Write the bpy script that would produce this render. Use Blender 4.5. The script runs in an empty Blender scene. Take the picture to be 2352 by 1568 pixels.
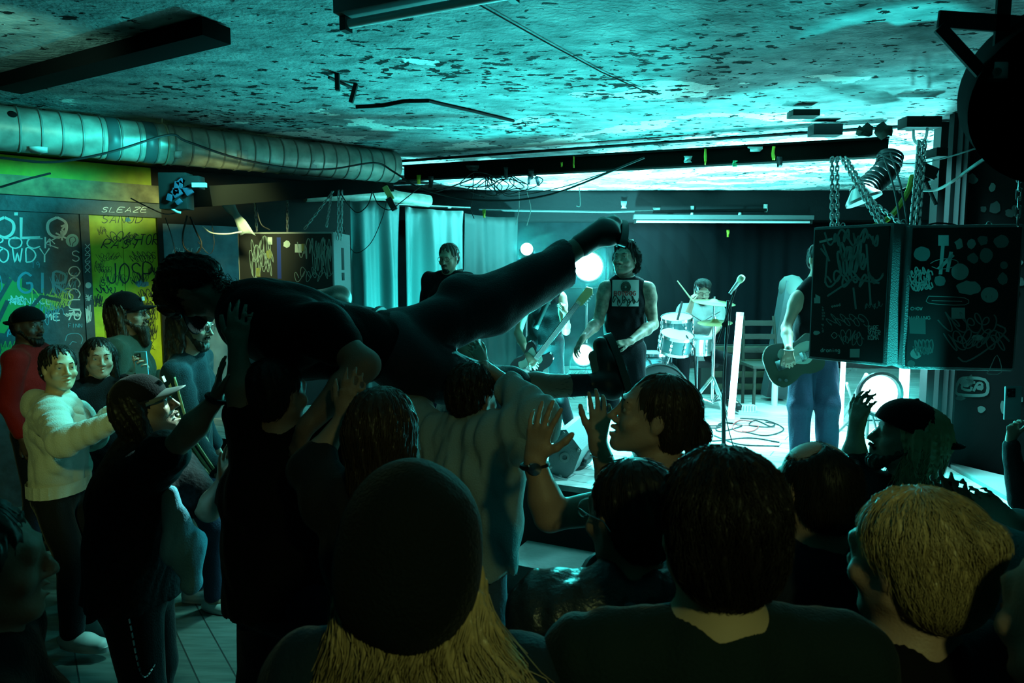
import bpy, bmesh, math, random
import numpy as np
from mathutils import Vector, Matrix
SC = bpy.context.scene
COL = SC.collection
PI = math.pi
# ------------------------------------------------------------------ camera
CAMZ = 2.0
F = 1600.0
PITCH = math.radians(5.5)
cd = bpy.data.cameras.new('camera'); cam = bpy.data.objects.new('camera', cd); COL.objects.link(cam)
cam.location = (0, 0, CAMZ); cam.rotation_euler = (PI/2-PITCH, 0, 0)
cd.sensor_width = 36; cd.lens = 36*F/2352; cd.clip_start = .05; cd.clip_end = 60
cd.dof.use_dof = True; cd.dof.focus_distance = 4.3; cd.dof.aperture_fstop = 8.0
SC.camera = cam
# ------------------------------------------------------------------ world and exposure
w = bpy.data.worlds.new('world'); SC.world = w; w.use_nodes = True
w.node_tree.nodes['Background'].inputs[0].default_value = (.0, .08, .075, 1)
w.node_tree.nodes['Background'].inputs[1].default_value = 0.0
SC.view_settings.view_transform = 'Standard'; SC.view_settings.look = 'None'
SC.view_settings.gamma = 1; SC.view_settings.exposure = 0.0
SC.view_settings.use_curve_mapping = False
try:
    SC.cycles.use_denoising = True; SC.cycles.sample_clamp_indirect = 4; SC.cycles.max_bounces = 4; SC.cycles.diffuse_bounces = 1; SC.cycles.glossy_bounces = 2
    SC.cycles.volume_bounces = 0; SC.cycles.caustics_reflective = False; SC.cycles.caustics_refractive = False
except Exception: pass

def P(px, py, Y):
    """photo pixel and distance along the room -> world point"""
    u = (px-1176)/F; v = -(py-784)/F
    c, s = math.cos(PITCH), math.sin(PITCH)
    y = c+v*s; z = -s+v*c
    return Vector((u*Y/y, Y, CAMZ+z*Y/y))
def PZ(px, py, z):
    """photo pixel -> the point on the horizontal plane at height z"""
    a = P(px, py, 1.0)-Vector((0, 0, CAMZ))
    k = (z-CAMZ)/a.z
    return Vector((a.x*k, a.y*k, z))
CYAN = (.24, .95, 1.0); TEAL = (.04, .86, .84); GREEN = (.50, 1.0, .42)
def lamp(kind, loc, energy, color, size=.1, aim=None, spot=None, blend=.6, name='light'):
    L = bpy.data.lights.new(name, kind); L.energy = energy; L.color = color
    if kind == 'AREA': L.size = size
    else: L.shadow_soft_size = size
    if kind == 'SPOT': L.spot_size = math.radians(spot); L.spot_blend = blend
    o = bpy.data.objects.new(name, L); COL.objects.link(o); o.location = loc
    if aim is not None:
        d = Vector(aim)-Vector(loc); o.rotation_euler = d.to_track_quat('-Z', 'Y').to_euler()
    return o
# blinders and tubes of the stage (their housings are built further down at the same points)
LAMPS = {'a': (P(1210, 572, 8.0), 170, .075), 'b': (P(1352, 612, 7.3), 560, .15),
         'c': (P(1340, 815, 7.3), 480, .11), 'd': (P(1193, 852, 7.9), 110, .05),
         'e': (P(2020, 905, 5.4), 380, .10)}
for k_, (p_, e_, s_) in LAMPS.items():
    lamp('SPOT', p_+Vector((0, -.14, 0)), e_, TEAL, s_, (p_.x*.8, p_.y-3, p_.z-1.5), 108, .6, name='blinder_light')
# unseen up-lights added to brighten the ceiling, and unseen down-lights added for the deck
lamp('SPOT', (3.7, 6.3, .8), 3800, (.14, .9, .9), .12, (3.6, 6.6, 3.2), 120, 1, name='added_ceiling_wash')
lamp('SPOT', (1.2, 8.9, .8), 5000, (.15, .94, .96), .12, (1.2, 8.8, 3.2), 128, 1, name='added_ceiling_wash')
lamp('SPOT', (.4, 6.2, .8), 1000, TEAL, .1, (.3, 5.4, 3.2), 110, 1, name='added_ceiling_wash')
lamp('SPOT', (1.3, 6.6, 3.0), 1500, CYAN, .3, (1.3, 6.2, .6), 100, .5, name='added_deck_wash')
lamp('SPOT', (3.0, 5.4, 3.0), 1500, CYAN, .3, (2.4, 5.3, .6), 100, .5, name='added_deck_wash')
lamp('SPOT', (-.1, 7.5, .75), 650, TEAL, .05, (-1.5, 8.7, 1.8), 62, 1, name='added_curtain_spot')  # unseen spot added to brighten the left satin curtain
# house side: weak greenish light from a lamp behind and to the right of the photographer, then added spots
lamp('SPOT', (-.2, -.6, 2.95), 170, (.72, 1.0, .28), .1, (-2.55, 3.75, 1.2), 20, .7, name='house_light')
lamp('SPOT', (-1.7, 4.6, 2.8), 300, TEAL, .1, (-4.6, 5.6, 2.25), 62, .9, name='added_wall_wash')  # added wash that lifts the graffiti boards, no fixture there
lamp('SPOT', (-.9, 4.5, 3.0), 170, (.25, 1, .85), .1, (-2.2, 3.3, 0.), 90, .8, name='added_crowd_spot')  # added overhead spot for the floor, shoes and people at left
lamp('SPOT', (.45, -.5, 2.6), 20, (.75, 1.0, .35), .05, (.16, 1.0, 1.42), 52, .8, name='added_hair_spot')  # unseen spot added to light the nearest heads and blonde hair
lamp('SPOT', (2.02, 3.36, .12), 700, TEAL, .03, (1.92, 3.5, 1.9), 16, .5, name='added_side_uplight')  # hidden uplight added to brighten the side of the hung speaker
lamp('SPOT', (-2.3, 3.0, 2.9), 22, (.35, 1, .7), .08, (-2.9, 5.1, 3.0), 100, .9, name='added_duct_spot')  # added fill for the round duct, no such lamp in the room
lamp('SPOT', (-.2, 4.4, 3.1), 900, (.5, 1, .88), .05, (-1.30, 2.5, 1.46), 13, .5, name='added_face_spot')  # narrow spot added only to brighten the cap wearer's face
lamp('SPOT', (-1.0, 4.9, 3.05), 350, (.1, .95, .95), .06, (-2.3, 3.5, 1.25), 24, .6, name='added_hoodie_spot')  # added cyan fill on the hoodie wearer, without a fixture
lamp('SPOT', (-1.7, 4.9, 2.8), 190, (.85, 1, .4), .08, (-3.1, 6.8, 1.9), 60, .8, name='added_door_spot')  # unseen spot added to brighten the yellow door

# ------------------------------------------------------------------ materials
MATS = {}
def mat(name, col, rough=.7, metal=0, emit=None, es=1.0, bump=0, bscale=60, sheen=0, spec=.5, mottle=0):
    if name in MATS: return MATS[name]
    m = bpy.data.materials.new(name); m.use_nodes = True; MATS[name] = m
    nt = m.node_tree; b = nt.nodes['Principled BSDF']
    b.inputs['Base Color'].default_value = (*col, 1); b.inputs['Roughness'].default_value = rough
    b.inputs['Metallic'].default_value = metal; b.inputs['Specular IOR Level'].default_value = spec
    if sheen: b.inputs['Sheen Weight'].default_value = sheen; b.inputs['Sheen Roughness'].default_value = .3
    if emit: b.inputs['Emission Color'].default_value = (*emit, 1); b.inputs['Emission Strength'].default_value = es
    if bump or mottle:
        tc = nt.nodes.new('ShaderNodeTexCoord'); n = nt.nodes.new('ShaderNodeTexNoise')
        n.inputs['Scale'].default_value = bscale; n.inputs['Detail'].default_value = 5
        nt.links.new(tc.outputs['Object'], n.inputs['Vector'])
        if bump:
            bp = nt.nodes.new('ShaderNodeBump'); bp.inputs['Strength'].default_value = bump; bp.inputs['Distance'].default_value = .01
            nt.links.new(n.outputs['Fac'], bp.inputs['Height']); nt.links.new(bp.outputs['Normal'], b.inputs['Normal'])
        if mottle:
            r = nt.nodes.new('ShaderNodeMapRange'); r.inputs['From Min'].default_value = .3; r.inputs['From Max'].default_value = .7
            r.inputs['To Min'].default_value = 1-mottle; r.inputs['To Max'].default_value = 1+mottle
            mx = nt.nodes.new('ShaderNodeVectorMath'); mx.operation = 'SCALE'; mx.inputs[0].default_value = col
            nt.links.new(n.outputs['Fac'], r.inputs['Value']); nt.links.new(r.outputs[0], mx.inputs['Scale'])
            nt.links.new(mx.outputs[0], b.inputs['Base Color'])
    return m
def ramp(nt, src, stops):
    r = nt.nodes.new('ShaderNodeValToRGB'); e = r.color_ramp.elements
    while len(e) < len(stops): e.new(.5)
    for i, (p, c) in enumerate(stops): e[i].position = p; e[i].color = (*c, 1) if len(c) == 3 else c
    nt.links.new(src, r.inputs[0]); return r.outputs[0]
def noise(nt, vec, scale, detail=5, kind='Noise', **kw):
    n = nt.nodes.new('ShaderNodeTex'+kind); n.inputs['Scale'].default_value = scale
    if kind == 'Noise': n.inputs['Detail'].default_value = detail
    nt.links.new(vec, n.inputs['Vector']); return n
def mathn(nt, op, a, b=None):
    n = nt.nodes.new('ShaderNodeMath'); n.operation = op
    for i, x in enumerate((a, b)):
        if x is None: continue
        if isinstance(x, (int, float)): n.inputs[i].default_value = x
        else: nt.links.new(x, n.inputs[i])
    return n.outputs[0]
def mixc(nt, fac, a, b):
    n = nt.nodes.new('ShaderNodeMix'); n.data_type = 'RGBA'
    nt.links.new(fac, n.inputs[0])
    for i, x in ((6, a), (7, b)):
        if isinstance(x, tuple): n.inputs[i].default_value = (*x, 1)
        else: nt.links.new(x, n.inputs[i])
    return n.outputs[2]
def ceiling_material():
    m = bpy.data.materials.new('pitted_plaster'); m.use_nodes = True; nt = m.node_tree; b = nt.nodes['Principled BSDF']
    tc = nt.nodes.new('ShaderNodeTexCoord'); v = tc.outputs['Object']
    mp = nt.nodes.new('ShaderNodeMapping'); nt.links.new(v, mp.inputs[0]); mp.inputs['Rotation'].default_value = (0, 0, .3)
    mp.inputs['Scale'].default_value = (1, 1.5, 1); vs = mp.outputs[0]
    fine = noise(nt, v, 38, 9).outputs['Fac']; broad = noise(nt, v, 1.3, 5).outputs['Fac']; mid = noise(nt, vs, 5.5, 7).outputs['Fac']
    pits = noise(nt, vs, 13, 3).outputs['Fac']; area = noise(nt, v, 1.1, 2).outputs['Fac']
    pit = mathn(nt, 'GREATER_THAN', mathn(nt, 'ADD', pits, mathn(nt, 'MULTIPLY', area, .42)), .83)
    base = ramp(nt, mid, [(.3, (.13, .17, .17)), (.55, (.27, .33, .33)), (.75, (.42, .47, .46))])
    # peeled places show the white plaster
    sep = nt.nodes.new('ShaderNodeSeparateXYZ'); nt.links.new(v, sep.inputs[0])
    edge = nt.nodes.new('ShaderNodeMapRange'); nt.links.new(mathn(nt, 'ADD', sep.outputs[1], mathn(nt, 'MULTIPLY', sep.outputs[0], .37)), edge.inputs['Value'])
    edge.inputs['From Min'].default_value = 3.6; edge.inputs['From Max'].default_value = 7.6; edge.inputs['To Min'].default_value = 0; edge.inputs['To Max'].default_value = .17
    pn = noise(nt, vs, 1.5, 9).outputs['Fac']
    peel = mathn(nt, 'GREATER_THAN', mathn(nt, 'ADD', pn, edge.outputs[0]), .675)
    c = mixc(nt, peel, base, (.8, .83, .78))
    c = mixc(nt, pit, c, (.012, .014, .014))
    pits2 = noise(nt, vs, 34, 2).outputs['Fac']
    c = mixc(nt, mathn(nt, 'GREATER_THAN', mathn(nt, 'ADD', pits2, mathn(nt, 'MULTIPLY', area, .3)), .90), c, (.01, .012, .012))
    nt.links.new(c, b.inputs['Base Color']); b.inputs['Roughness'].default_value = .8; b.inputs['Specular IOR Level'].default_value = .08
    bp = nt.nodes.new('ShaderNodeBump'); bp.inputs['Strength'].default_value = 1.0; bp.inputs['Distance'].default_value = .03
    h = mathn(nt, 'SUBTRACT', mathn(nt, 'ADD', mathn(nt, 'MULTIPLY', fine, .5), mathn(nt, 'MULTIPLY', mid, .6)), pit)
    h = mathn(nt, 'SUBTRACT', h, mathn(nt, 'MULTIPLY', peel, .15))
    nt.links.new(h, bp.inputs['Height']); nt.links.new(bp.outputs['Normal'], b.inputs['Normal'])
    return m
def board_material(name, c1, c2, rough=.45, rot=0.5, scale=1.0):
    m = bpy.data.materials.new(name); m.use_nodes = True; nt = m.node_tree; b = nt.nodes['Principled BSDF']
    tc = nt.nodes.new('ShaderNodeTexCoord'); mp = nt.nodes.new('ShaderNodeMapping'); nt.links.new(tc.outputs['Object'], mp.inputs[0])
    mp.inputs['Rotation'].default_value = (0, 0, rot); mp.inputs['Scale'].default_value = (scale, scale*9, scale)
    br = nt.nodes.new('ShaderNodeTexBrick'); nt.links.new(tc.outputs['Object'], mp.inputs[0]); mp2 = nt.nodes.new('ShaderNodeMapping')
    nt.links.new(tc.outputs['Object'], mp2.inputs[0]); mp2.inputs['Rotation'].default_value = (0, 0, rot); nt.links.new(mp2.outputs[0], br.inputs['Vector'])
    br.inputs['Scale'].default_value = 1; br.inputs['Brick Width'].default_value = 2.2; br.inputs['Row Height'].default_value = .16
    br.inputs['Mortar Size'].default_value = .004; br.inputs['Color1'].default_value = (.75,)*3+(1,); br.inputs['Color2'].default_value = (1.15,)*3+(1,)
    br.inputs['Mortar'].default_value = (.1,)*3+(1,)
    g = ramp(nt, noise(nt, mp.outputs[0], 3, 8).outputs['Fac'], [(.3, c1), (.7, c2)])
    mx = nt.nodes.new('ShaderNodeVectorMath'); mx.operation = 'MULTIPLY'; nt.links.new(g, mx.inputs[0]); nt.links.new(br.outputs['Color'], mx.inputs[1])
    nt.links.new(mx.outputs[0], b.inputs['Base Color']); b.inputs['Roughness'].default_value = rough
    bp = nt.nodes.new('ShaderNodeBump'); bp.inputs['Strength'].default_value = .3; bp.inputs['Distance'].default_value = .005
    nt.links.new(noise(nt, mp.outputs[0], 9, 8).outputs['Fac'], bp.inputs['Height']); nt.links.new(bp.outputs['Normal'], b.inputs['Normal'])
    return m
M_BLACK = mat('black_paint', (.006, .006, .006), .5, spec=.2)
M_BLKR = mat('black_rubber', (.008, .008, .008), .55, spec=.3)
M_BLKM = mat('black_metal', (.008, .008, .008), .6, 0, spec=.25)
M_CHROME = mat('chrome', (.75, .75, .75), .18, 1)
M_STEEL = mat('steel', (.45, .46, .45), .35, .9)
M_WHITE = mat('white_plastic', (.75, .78, .75), .5)
M_TAPEY = mat('yellow_tape', (.55, .6, .04), .6)
M_TAPEK = mat('black_tape', (.02, .02, .02), .5)
M_TAPEW = mat('pale_tape', (.55, .62, .58), .6)
M_LIT = mat('lamp_glow', (1, 1, 1), .5, emit=(.45, 1, 1), es=14)
M_TUBE = mat('led_tube_glow', (1, 1, 1), .5, emit=(.35, .93, 1), es=9)

# ------------------------------------------------------------------ mesh helpers
def mk(name, V, Fc, m, parent=None, smooth=True, auto=None, world=True, mi=None):
    me = bpy.data.meshes.new(name)
    V = np.asarray([tuple(v) for v in V] if not isinstance(V, np.ndarray) else V, dtype=np.float32)
    if isinstance(Fc, np.ndarray) and Fc.shape[0] > 0 and Fc.ndim == 2:
        n, k = Fc.shape
        me.vertices.add(len(V)); me.vertices.foreach_set('co', V.ravel())
        me.loops.add(n*k); me.loops.foreach_set('vertex_index', Fc.ravel().astype(np.int32))
        me.polygons.add(n); me.polygons.foreach_set('loop_start', np.arange(0, n*k, k, dtype=np.int32))
        me.polygons.foreach_set('loop_total', np.full(n, k, dtype=np.int32)); me.update(calc_edges=True)
    else: me.from_pydata([tuple(map(float, v)) for v in V], [], [tuple(map(int, f)) for f in Fc])
    ms = m if isinstance(m, (list, tuple)) else [m]
    for x in ms: me.materials.append(x)
    if mi is not None: me.polygons.foreach_set('material_index', np.asarray(mi, dtype=np.int32))
    if smooth: me.polygons.foreach_set('use_smooth', np.ones(len(me.polygons), dtype=bool))
    me.validate()
    o = bpy.data.objects.new(name, me); COL.objects.link(o)
    if auto is not None:
        try: me.set_sharp_from_angle(angle=math.radians(auto))
        except Exception: pass
    if parent is not None:
        o.parent = parent
        if world: o.matrix_parent_inverse = parent.matrix_world.inverted() if False else Matrix.Translation(-parent.location)
    return o
class MB:
    """collects shapes into one mesh; every shape may have its own material slot"""
    def __init__(s): s.v = []; s.f = []; s.mi = []; s.n = 0
    def add(s, V, Fc, mi=0):
        s.v += [tuple(x) for x in V]; s.f += [tuple(i+s.n for i in f) for f in Fc]; s.mi += [mi]*len(Fc); s.n += len(V); return s
    def box(s, c, d, R=None, mi=0, bev=0):
        c = Vector(c); hx, hy, hz = d[0]/2, d[1]/2, d[2]/2
        if bev:
            bm = bmesh.new(); bmesh.ops.create_cube(bm, size=1)
            for v in bm.verts: v.co = Vector((v.co.x*d[0], v.co.y*d[1], v.co.z*d[2]))
            bmesh.ops.bevel(bm, geom=bm.edges[:], offset=bev, segments=2, affect='EDGES', profile=.7)
            bm.verts.index_update(); V = [v.co.copy() for v in bm.verts]; Fc = [tuple(v.index for v in f.verts) for f in bm.faces]; bm.free()
        else:
            V = [Vector((x*hx, y*hy, z*hz)) for x in (-1, 1) for y in (-1, 1) for z in (-1, 1)]
            Fc = [(0, 1, 3, 2), (4, 6, 7, 5), (0, 4, 5, 1), (2, 3, 7, 6), (0, 2, 6, 4), (1, 5, 7, 3)]
        return s.add([c+(R@v if R is not None else v) for v in V], Fc, mi)
    def tube(s, pts, r, n=8, mi=0, cap=True, closed=False):
        pts = [Vector(p) for p in pts]; N = len(pts); rs = r if isinstance(r, (list, tuple)) else [r]*N
        T = []
        for i in range(N):
            a = pts[(i-1) % N] if closed else pts[max(i-1, 0)]; b = pts[(i+1) % N] if closed else pts[min(i+1, N-1)]
            d = b-a; T.append(d.normalized() if d.length > 1e-9 else Vector((0, 0, 1)))
        up = Vector((0, 0, 1)) if abs(T[0].z) < .9 else Vector((1, 0, 0)); x = T[0].cross(up).normalized(); V = []
        for i in range(N):
            x = (x-T[i]*x.dot(T[i])); x = x.normalized() if x.length > 1e-6 else T[i].orthogonal().normalized()
            y = T[i].cross(x)
            for k in range(n):
                a = 2*PI*k/n; V.append(pts[i]+(x*math.cos(a)+y*math.sin(a))*rs[i])
        Fc = []
        for i in range(N if closed else N-1):
            for k in range(n):
                a = i*n+k; b = i*n+(k+1) % n; c = ((i+1) % N)*n; Fc.append((a, b, c+(k+1) % n, c+k))
        if cap and not closed: Fc.append(tuple(range(n-1, -1, -1))); Fc.append(tuple((N-1)*n+k for k in range(n)))
        return s.add(V, Fc, mi)
    def lathe(s, prof, c, axis=(0, 0, 1), n=24, mi=0):
        ax = Vector(axis).normalized(); x = ax.orthogonal().normalized(); y = ax.cross(x); c = Vector(c); V = []
        for (r, h) in prof:
            for k in range(n):
                a = 2*PI*k/n; V.append(c+ax*h+(x*math.cos(a)+y*math.sin(a))*max(r, 1e-4))
        Fc = [(i*n+k, i*n+(k+1) % n, (i+1)*n+(k+1) % n, (i+1)*n+k) for i in range(len(prof)-1) for k in range(n)]
        return s.add(V, Fc, mi)
    def poly(s, pts, nrm, th, mi=0):
        """closed outline given as points, thickness along nrm"""
        n = len(pts); q = Vector(nrm).normalized()*th; V = [Vector(p) for p in pts]+[Vector(p)+q for p in pts]
        return s.add(V, [tuple(range(n-1, -1, -1)), tuple(range(n, 2*n))]+[(i, (i+1) % n, n+(i+1) % n, n+i) for i in range(n)], mi)
    def ribbon(s, pts, nrm, wd, mi=0):
        pts = [Vector(p) for p in pts]; nn = Vector(nrm).normalized(); V = []
        for i, p in enumerate(pts):
            t = (pts[min(i+1, len(pts)-1)]-pts[max(i-1, 0)]); t = t.normalized() if t.length > 1e-9 else Vector((1, 0, 0))
            q = t.cross(nn).normalized()*wd/2; V += [p-q, p+q]
        return s.add(V, [(2*i, 2*i+1, 2*i+3, 2*i+2) for i in range(len(pts)-1)], mi)
    def build(s, name, m, parent=None, smooth=True, auto=40):
        return mk(name, s.v, s.f, m, parent, smooth, auto, mi=s.mi)
def tag(o, label, cat, group=None, kind=None):
    o['label'] = label; o['category'] = cat
    if group: o['group'] = group
    if kind: o['kind'] = kind
    return o
def empty(name, loc, label=None, cat=None, group=None):
    o = bpy.data.objects.new(name, None); COL.objects.link(o); o.location = loc; o.empty_display_size = .1
    if label: tag(o, label, cat, group)
    return o
def struct(o): o['kind'] = 'structure'; return o
def spline(pts, n=8):
    """Catmull-Rom through the points"""
    pts = [Vector(p) for p in pts]; q = [pts[0]*2-pts[1]]+pts+[pts[-1]*2-pts[-2]]; out = []
    for i in range(1, len(q)-2):
        a, b, c, d = q[i-1], q[i], q[i+1], q[i+2]
        for k in range(n):
            t = k/n; out.append(.5*((2*b)+(c-a)*t+(2*a-5*b+4*c-d)*t*t+(3*b-a-3*c+d)*t*t*t))
    return out+[pts[-1]]
def V3(*a): return Vector(a)
# ------------------------------------------------------------------ implicit surface modelling (bodies, clothes, hair)
def A3(v): return np.array((v[0], v[1], v[2]), dtype=np.float64)
class Shape:
    """smooth union of round cones and ellipsoids, polygonised with surface nets"""
    def __init__(s): s.p = []
    def cone(s, a, b, ra, rb=None, k=.02, w=None, f=1.0, op=1):
        rb = ra if rb is None else rb; a = A3(a); b = A3(b)
        if w is not None: w = A3(w); w = w/np.linalg.norm(w)
        s.p.append(('c', a, b, ra, rb, k, w, f, op, (a+b)/2, np.linalg.norm(b-a)/2+max(ra, rb)*max(f, 1))); return s
    def ell(s, c, r, R=None, k=.02, op=1):
        c = A3(c); R = np.eye(3) if R is None else np.array(R)[:3, :3]
        s.p.append(('e', c, np.array(r, dtype=float), R, 0, k, None, 1, op, c, max(r))); return s
    def plane(s, p, n):
        """keep only what lies behind the plane"""
        n = A3(n); n = n/np.linalg.norm(n); s.p.append(('p', A3(p), n, 0, 0, 0, None, 1, -2, A3(p), 1e9)); return s
    def ev(s, X, cen=None, rad=None):
        D = np.full(len(X), 9.0)
        for q in s.p:
            t, a, b, c, d, k, w, f, op, mc, mr = q
            if op == -2: D = np.maximum(D, (X-a)@b); continue
            if cen is not None and np.linalg.norm(cen-mc)-mr > rad+k+.02: continue
            if t == 'c':
                ba = b-a; L = max(ba@ba, 1e-12); h = np.clip(((X-a)@ba)/L, 0, 1); Q = X-a-h[:, None]*ba
                if w is not None: Q = Q-(Q@w)[:, None]*w*(1-1/f)
                e = np.sqrt((Q*Q).sum(1))-(c+(d-c)*h)
            else:
                Q = (X-a)@c; k0 = np.sqrt(((Q/b)**2).sum(1)); k1 = np.sqrt(((Q/b**2)**2).sum(1))+1e-9; e = k0*(k0-1)/k1
            if op == 1:
                h = np.maximum(k-np.abs(D-e), 0)/k; D = np.minimum(D, e)-h*h*k*.25
            else:
                h = np.maximum(k-np.abs(-D-e), 0)/k; D = np.maximum(D, -e)+h*h*k*.25
        return D
    def mesh(s, h, disp=None):
        us = [q for q in s.p if q[8] == 1]
        lo = np.min([q[9]-q[10]-q[5] for q in us], 0)-3*h; hi = np.max([q[9]+q[10]+q[5] for q in us], 0)+3*h
        B = 14; bs = B*h; nb = np.ceil((hi-lo)/bs).astype(int); big = 1 << 20
        gi = np.stack(np.meshgrid(*[np.arange(n) for n in nb], indexing='ij'), -1).reshape(-1, 3)
        cen = lo+(gi+.5)*bs; half = bs*.87
        act = gi[np.abs(s.ev(cen)) < half*2.2+.03]
        ax = np.arange(B+1); loc = np.stack(np.meshgrid(ax, ax, ax, indexing='ij'), -1).reshape(-1, 3)
        verts, keys, quads = [], [], []
        def key(i): return (i[..., 0].astype(np.int64)*4096+i[..., 1])*4096+i[..., 2]
        ofs = np.array([[i, j, k] for i in (0, 1) for j in (0, 1) for k in (0, 1)])
        E = [(a, b) for a in range(8) for b in range(a+1, 8) if np.abs(ofs[a]-ofs[b]).sum() == 1]
        for g in act:
            base = g*B; X = lo+(base+loc)*h; c = lo+(g+.5)*bs
            D = s.ev(X, c, half)
            if disp is not None: D = D+disp(X)
            if D.min() > 0 or D.max() < 0: continue
            G = D.reshape(B+1, B+1, B+1); neg = G < 0
            cn = [neg[o[0]:o[0]+B, o[1]:o[1]+B, o[2]:o[2]+B] for o in ofs]; sm = sum(x.astype(np.int8) for x in cn)
            ci = np.argwhere((sm > 0) & (sm < 8))
            if len(ci) == 0: continue
            vals = np.stack([G[ci[:, 0]+o[0], ci[:, 1]+o[1], ci[:, 2]+o[2]] for o in ofs], 1)
            acc = np.zeros((len(ci), 3)); cnt = np.zeros(len(ci))
            for a, b in E:
                va, vb = vals[:, a], vals[:, b]; m = (va < 0) != (vb < 0); t = np.where(m, va/(va-vb+1e-20), 0)
                acc += np.where(m[:, None], ofs[a]+(ofs[b]-ofs[a])*t[:, None], 0); cnt += m
            verts.append(lo+(base+ci+acc/cnt[:, None])*h); keys.append(key(base+ci))
            for axis in range(3):
                sl0 = [slice(0, B)]*3; sl1 = [slice(0, B)]*3; sl1[axis] = slice(1, B+1)
                n0 = neg[tuple(sl0)]; n1 = neg[tuple(sl1)]; e = np.argwhere(n0 != n1)
                if len(e) == 0: continue
                u = np.zeros(3, int); v = np.zeros(3, int); u[(axis+1) % 3] = 1; v[(axis+2) % 3] = 1; p = base+e
                q = np.stack([key(p), key(p-u), key(p-u-v), key(p-v)], 1)
                fl = ~n0[tuple(e.T)]; q[fl] = q[fl][:, ::-1]; quads.append(q)
        if not verts: return np.zeros((0, 3)), np.zeros((0, 4), int)
        V = np.concatenate(verts); K = np.concatenate(keys); Q = np.concatenate(quads)
        o = np.argsort(K); Ks = K[o]; ix = np.searchsorted(Ks, Q); ix = np.clip(ix, 0, len(Ks)-1); ok = (Ks[ix] == Q).all(1)
        return V, o[ix[ok]]
    def obj(s, name, h, m, parent=None, disp=None):
        V, Q = s.mesh(h, disp); return mk(name, V, Q, m, parent)
def wrinkle(seed=0, amp=.004, sc=24, ax=(1, 1, .35)):
    r = np.random.RandomState(seed); W = r.randn(7, 3)*np.array(ax)*sc; ph = r.rand(7)*6.28; W[4:] *= 2.6
    def f(X):
        d = 0
        for i in range(4): d = d+np.sin(X@W[i]+ph[i]+1.5*np.sin(X@W[(i+2) % 5]*.5))
        for i in range(4, 7): d = d+.8*(1-2*np.abs(np.sin(X@W[i]*.5+ph[i]+1.8*np.sin(X@W[i-4]*.6))))
        return d*amp/3
    return f
def strand_noise(c, up, seed=0, amp=.006, n=40):
    """grooves that run from the crown down, for hair"""
    c = A3(c); up = A3(up); up = up/np.linalg.norm(up); x = np.cross(up, [.3, .9, .2]); x /= np.linalg.norm(x); y = np.cross(up, x)
    def f(X):
        q = X-c; a = np.arctan2(q@y, q@x); z = q@up
        return amp*(np.sin(a*n+4*np.sin(z*30+seed))*.5+np.sin(a*n*.37+z*45+seed)*.5+.4*np.sin(a*n*2.1-z*60))*np.clip(.3+np.hypot(q@x, q@y)*9, 0, 1)
    return f
def basis(fwd, up):
    f = Vector(fwd).normalized(); u = Vector(up); u = (u-f*u.dot(f)).normalized(); r = f.cross(u)
    return Matrix((r, f, u)).transposed()        # columns right, forward, up
def head_shape(S, C, R, s=1.0, mouth=0, female=False):
    """C = centre of the head, R = basis(face, up); s scales a head about .235 m high"""
    T = lambda x, y, z: Vector(C)+R@Vector((x*s, y*s, z*s)); Rm = np.array(R); q = s
    S.ell(T(0, -.012, .035), (.076*q, .096*q, .084*q), Rm, .02*q)
    S.ell(T(0, .028, -.03), (.06*q, .064*q, .078*q), Rm, .03*q)
    S.cone(T(-.058, .0, -.05), T(-.018, .07, -.098), .018*q, .017*q, .03*q); S.cone(T(.058, .0, -.05), T(.018, .07, -.098), .018*q, .017*q, .03*q)
    S.ell(T(0, .078, -.1), (.018*q, .014*q, .014*q), Rm, .02*q)
    S.cone(T(-.034, .084, .026), T(.034, .084, .026), .012*q, .012*q, .02*q)
    for sx in (-1, 1):
        S.ell(T(sx*.044, .068, -.03), (.02*q, .018*q, .018*q), Rm, .025*q)
        S.ell(T(sx*.031, .104, .006), (.019*q, .018*q, .012*q), Rm, .014*q, -1)
        S.ell(T(sx*.031, .078, .006), (.013*q,)*3, Rm, .003*q)
        S.cone(T(sx*.016, .0865, .0125), T(sx*.031, .0905, .0148), .005*q, .0058*q, .004*q); S.cone(T(sx*.031, .0905, .0148), T(sx*.046, .080, .0115), .0058*q, .0048*q, .004*q)
        S.cone(T(sx*.018, .0855, -.002), T(sx*.044, .079, -.002), .0045*q, .0045*q, .005*q)
        S.ell(T(sx*.0135, .099, -.036), (.009*q, .011*q, .008*q), Rm, .008*q)
        S.ell(T(sx*.077, -.004, -.004), (.009*q, .019*q, .031*q), Rm, .008*q)
        S.ell(T(sx*.089, .003, -.001), (.007*q, .01*q, .018*q), Rm, .005*q, -1)
        S.ell(T(sx*.0085, .105, -.042), (.0035*q, .005*q, .003*q), Rm, .003*q, -1)
    S.cone(T(0, .09, .016), T(0, .112, -.026), .0075*q, .0105*q, .012*q)
    S.ell(T(0, .115, -.031), (.0095*q, .01*q, .008*q), Rm, .008*q)
    o = .012*mouth
    S.cone(T(-.021, .088, -.06), T(0, .1, -.0575), .004*q, .0065*q, .008*q); S.cone(T(.021, .088, -.06), T(0, .1, -.0575), .004*q, .0065*q, .008*q)
    S.cone(T(-.018, .086, -.069-o), T(0, .097, -.0715-o), .004*q, .0075*q, .008*q); S.cone(T(.018, .086, -.069-o), T(0, .097, -.0715-o), .004*q, .0075*q, .008*q)
    S.ell(T(0, .1, -.0645-o*.5), ((.018+.002*mouth)*q, .016*q, (.0016+o*.62)*q), Rm, .004*q, -1)
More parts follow.
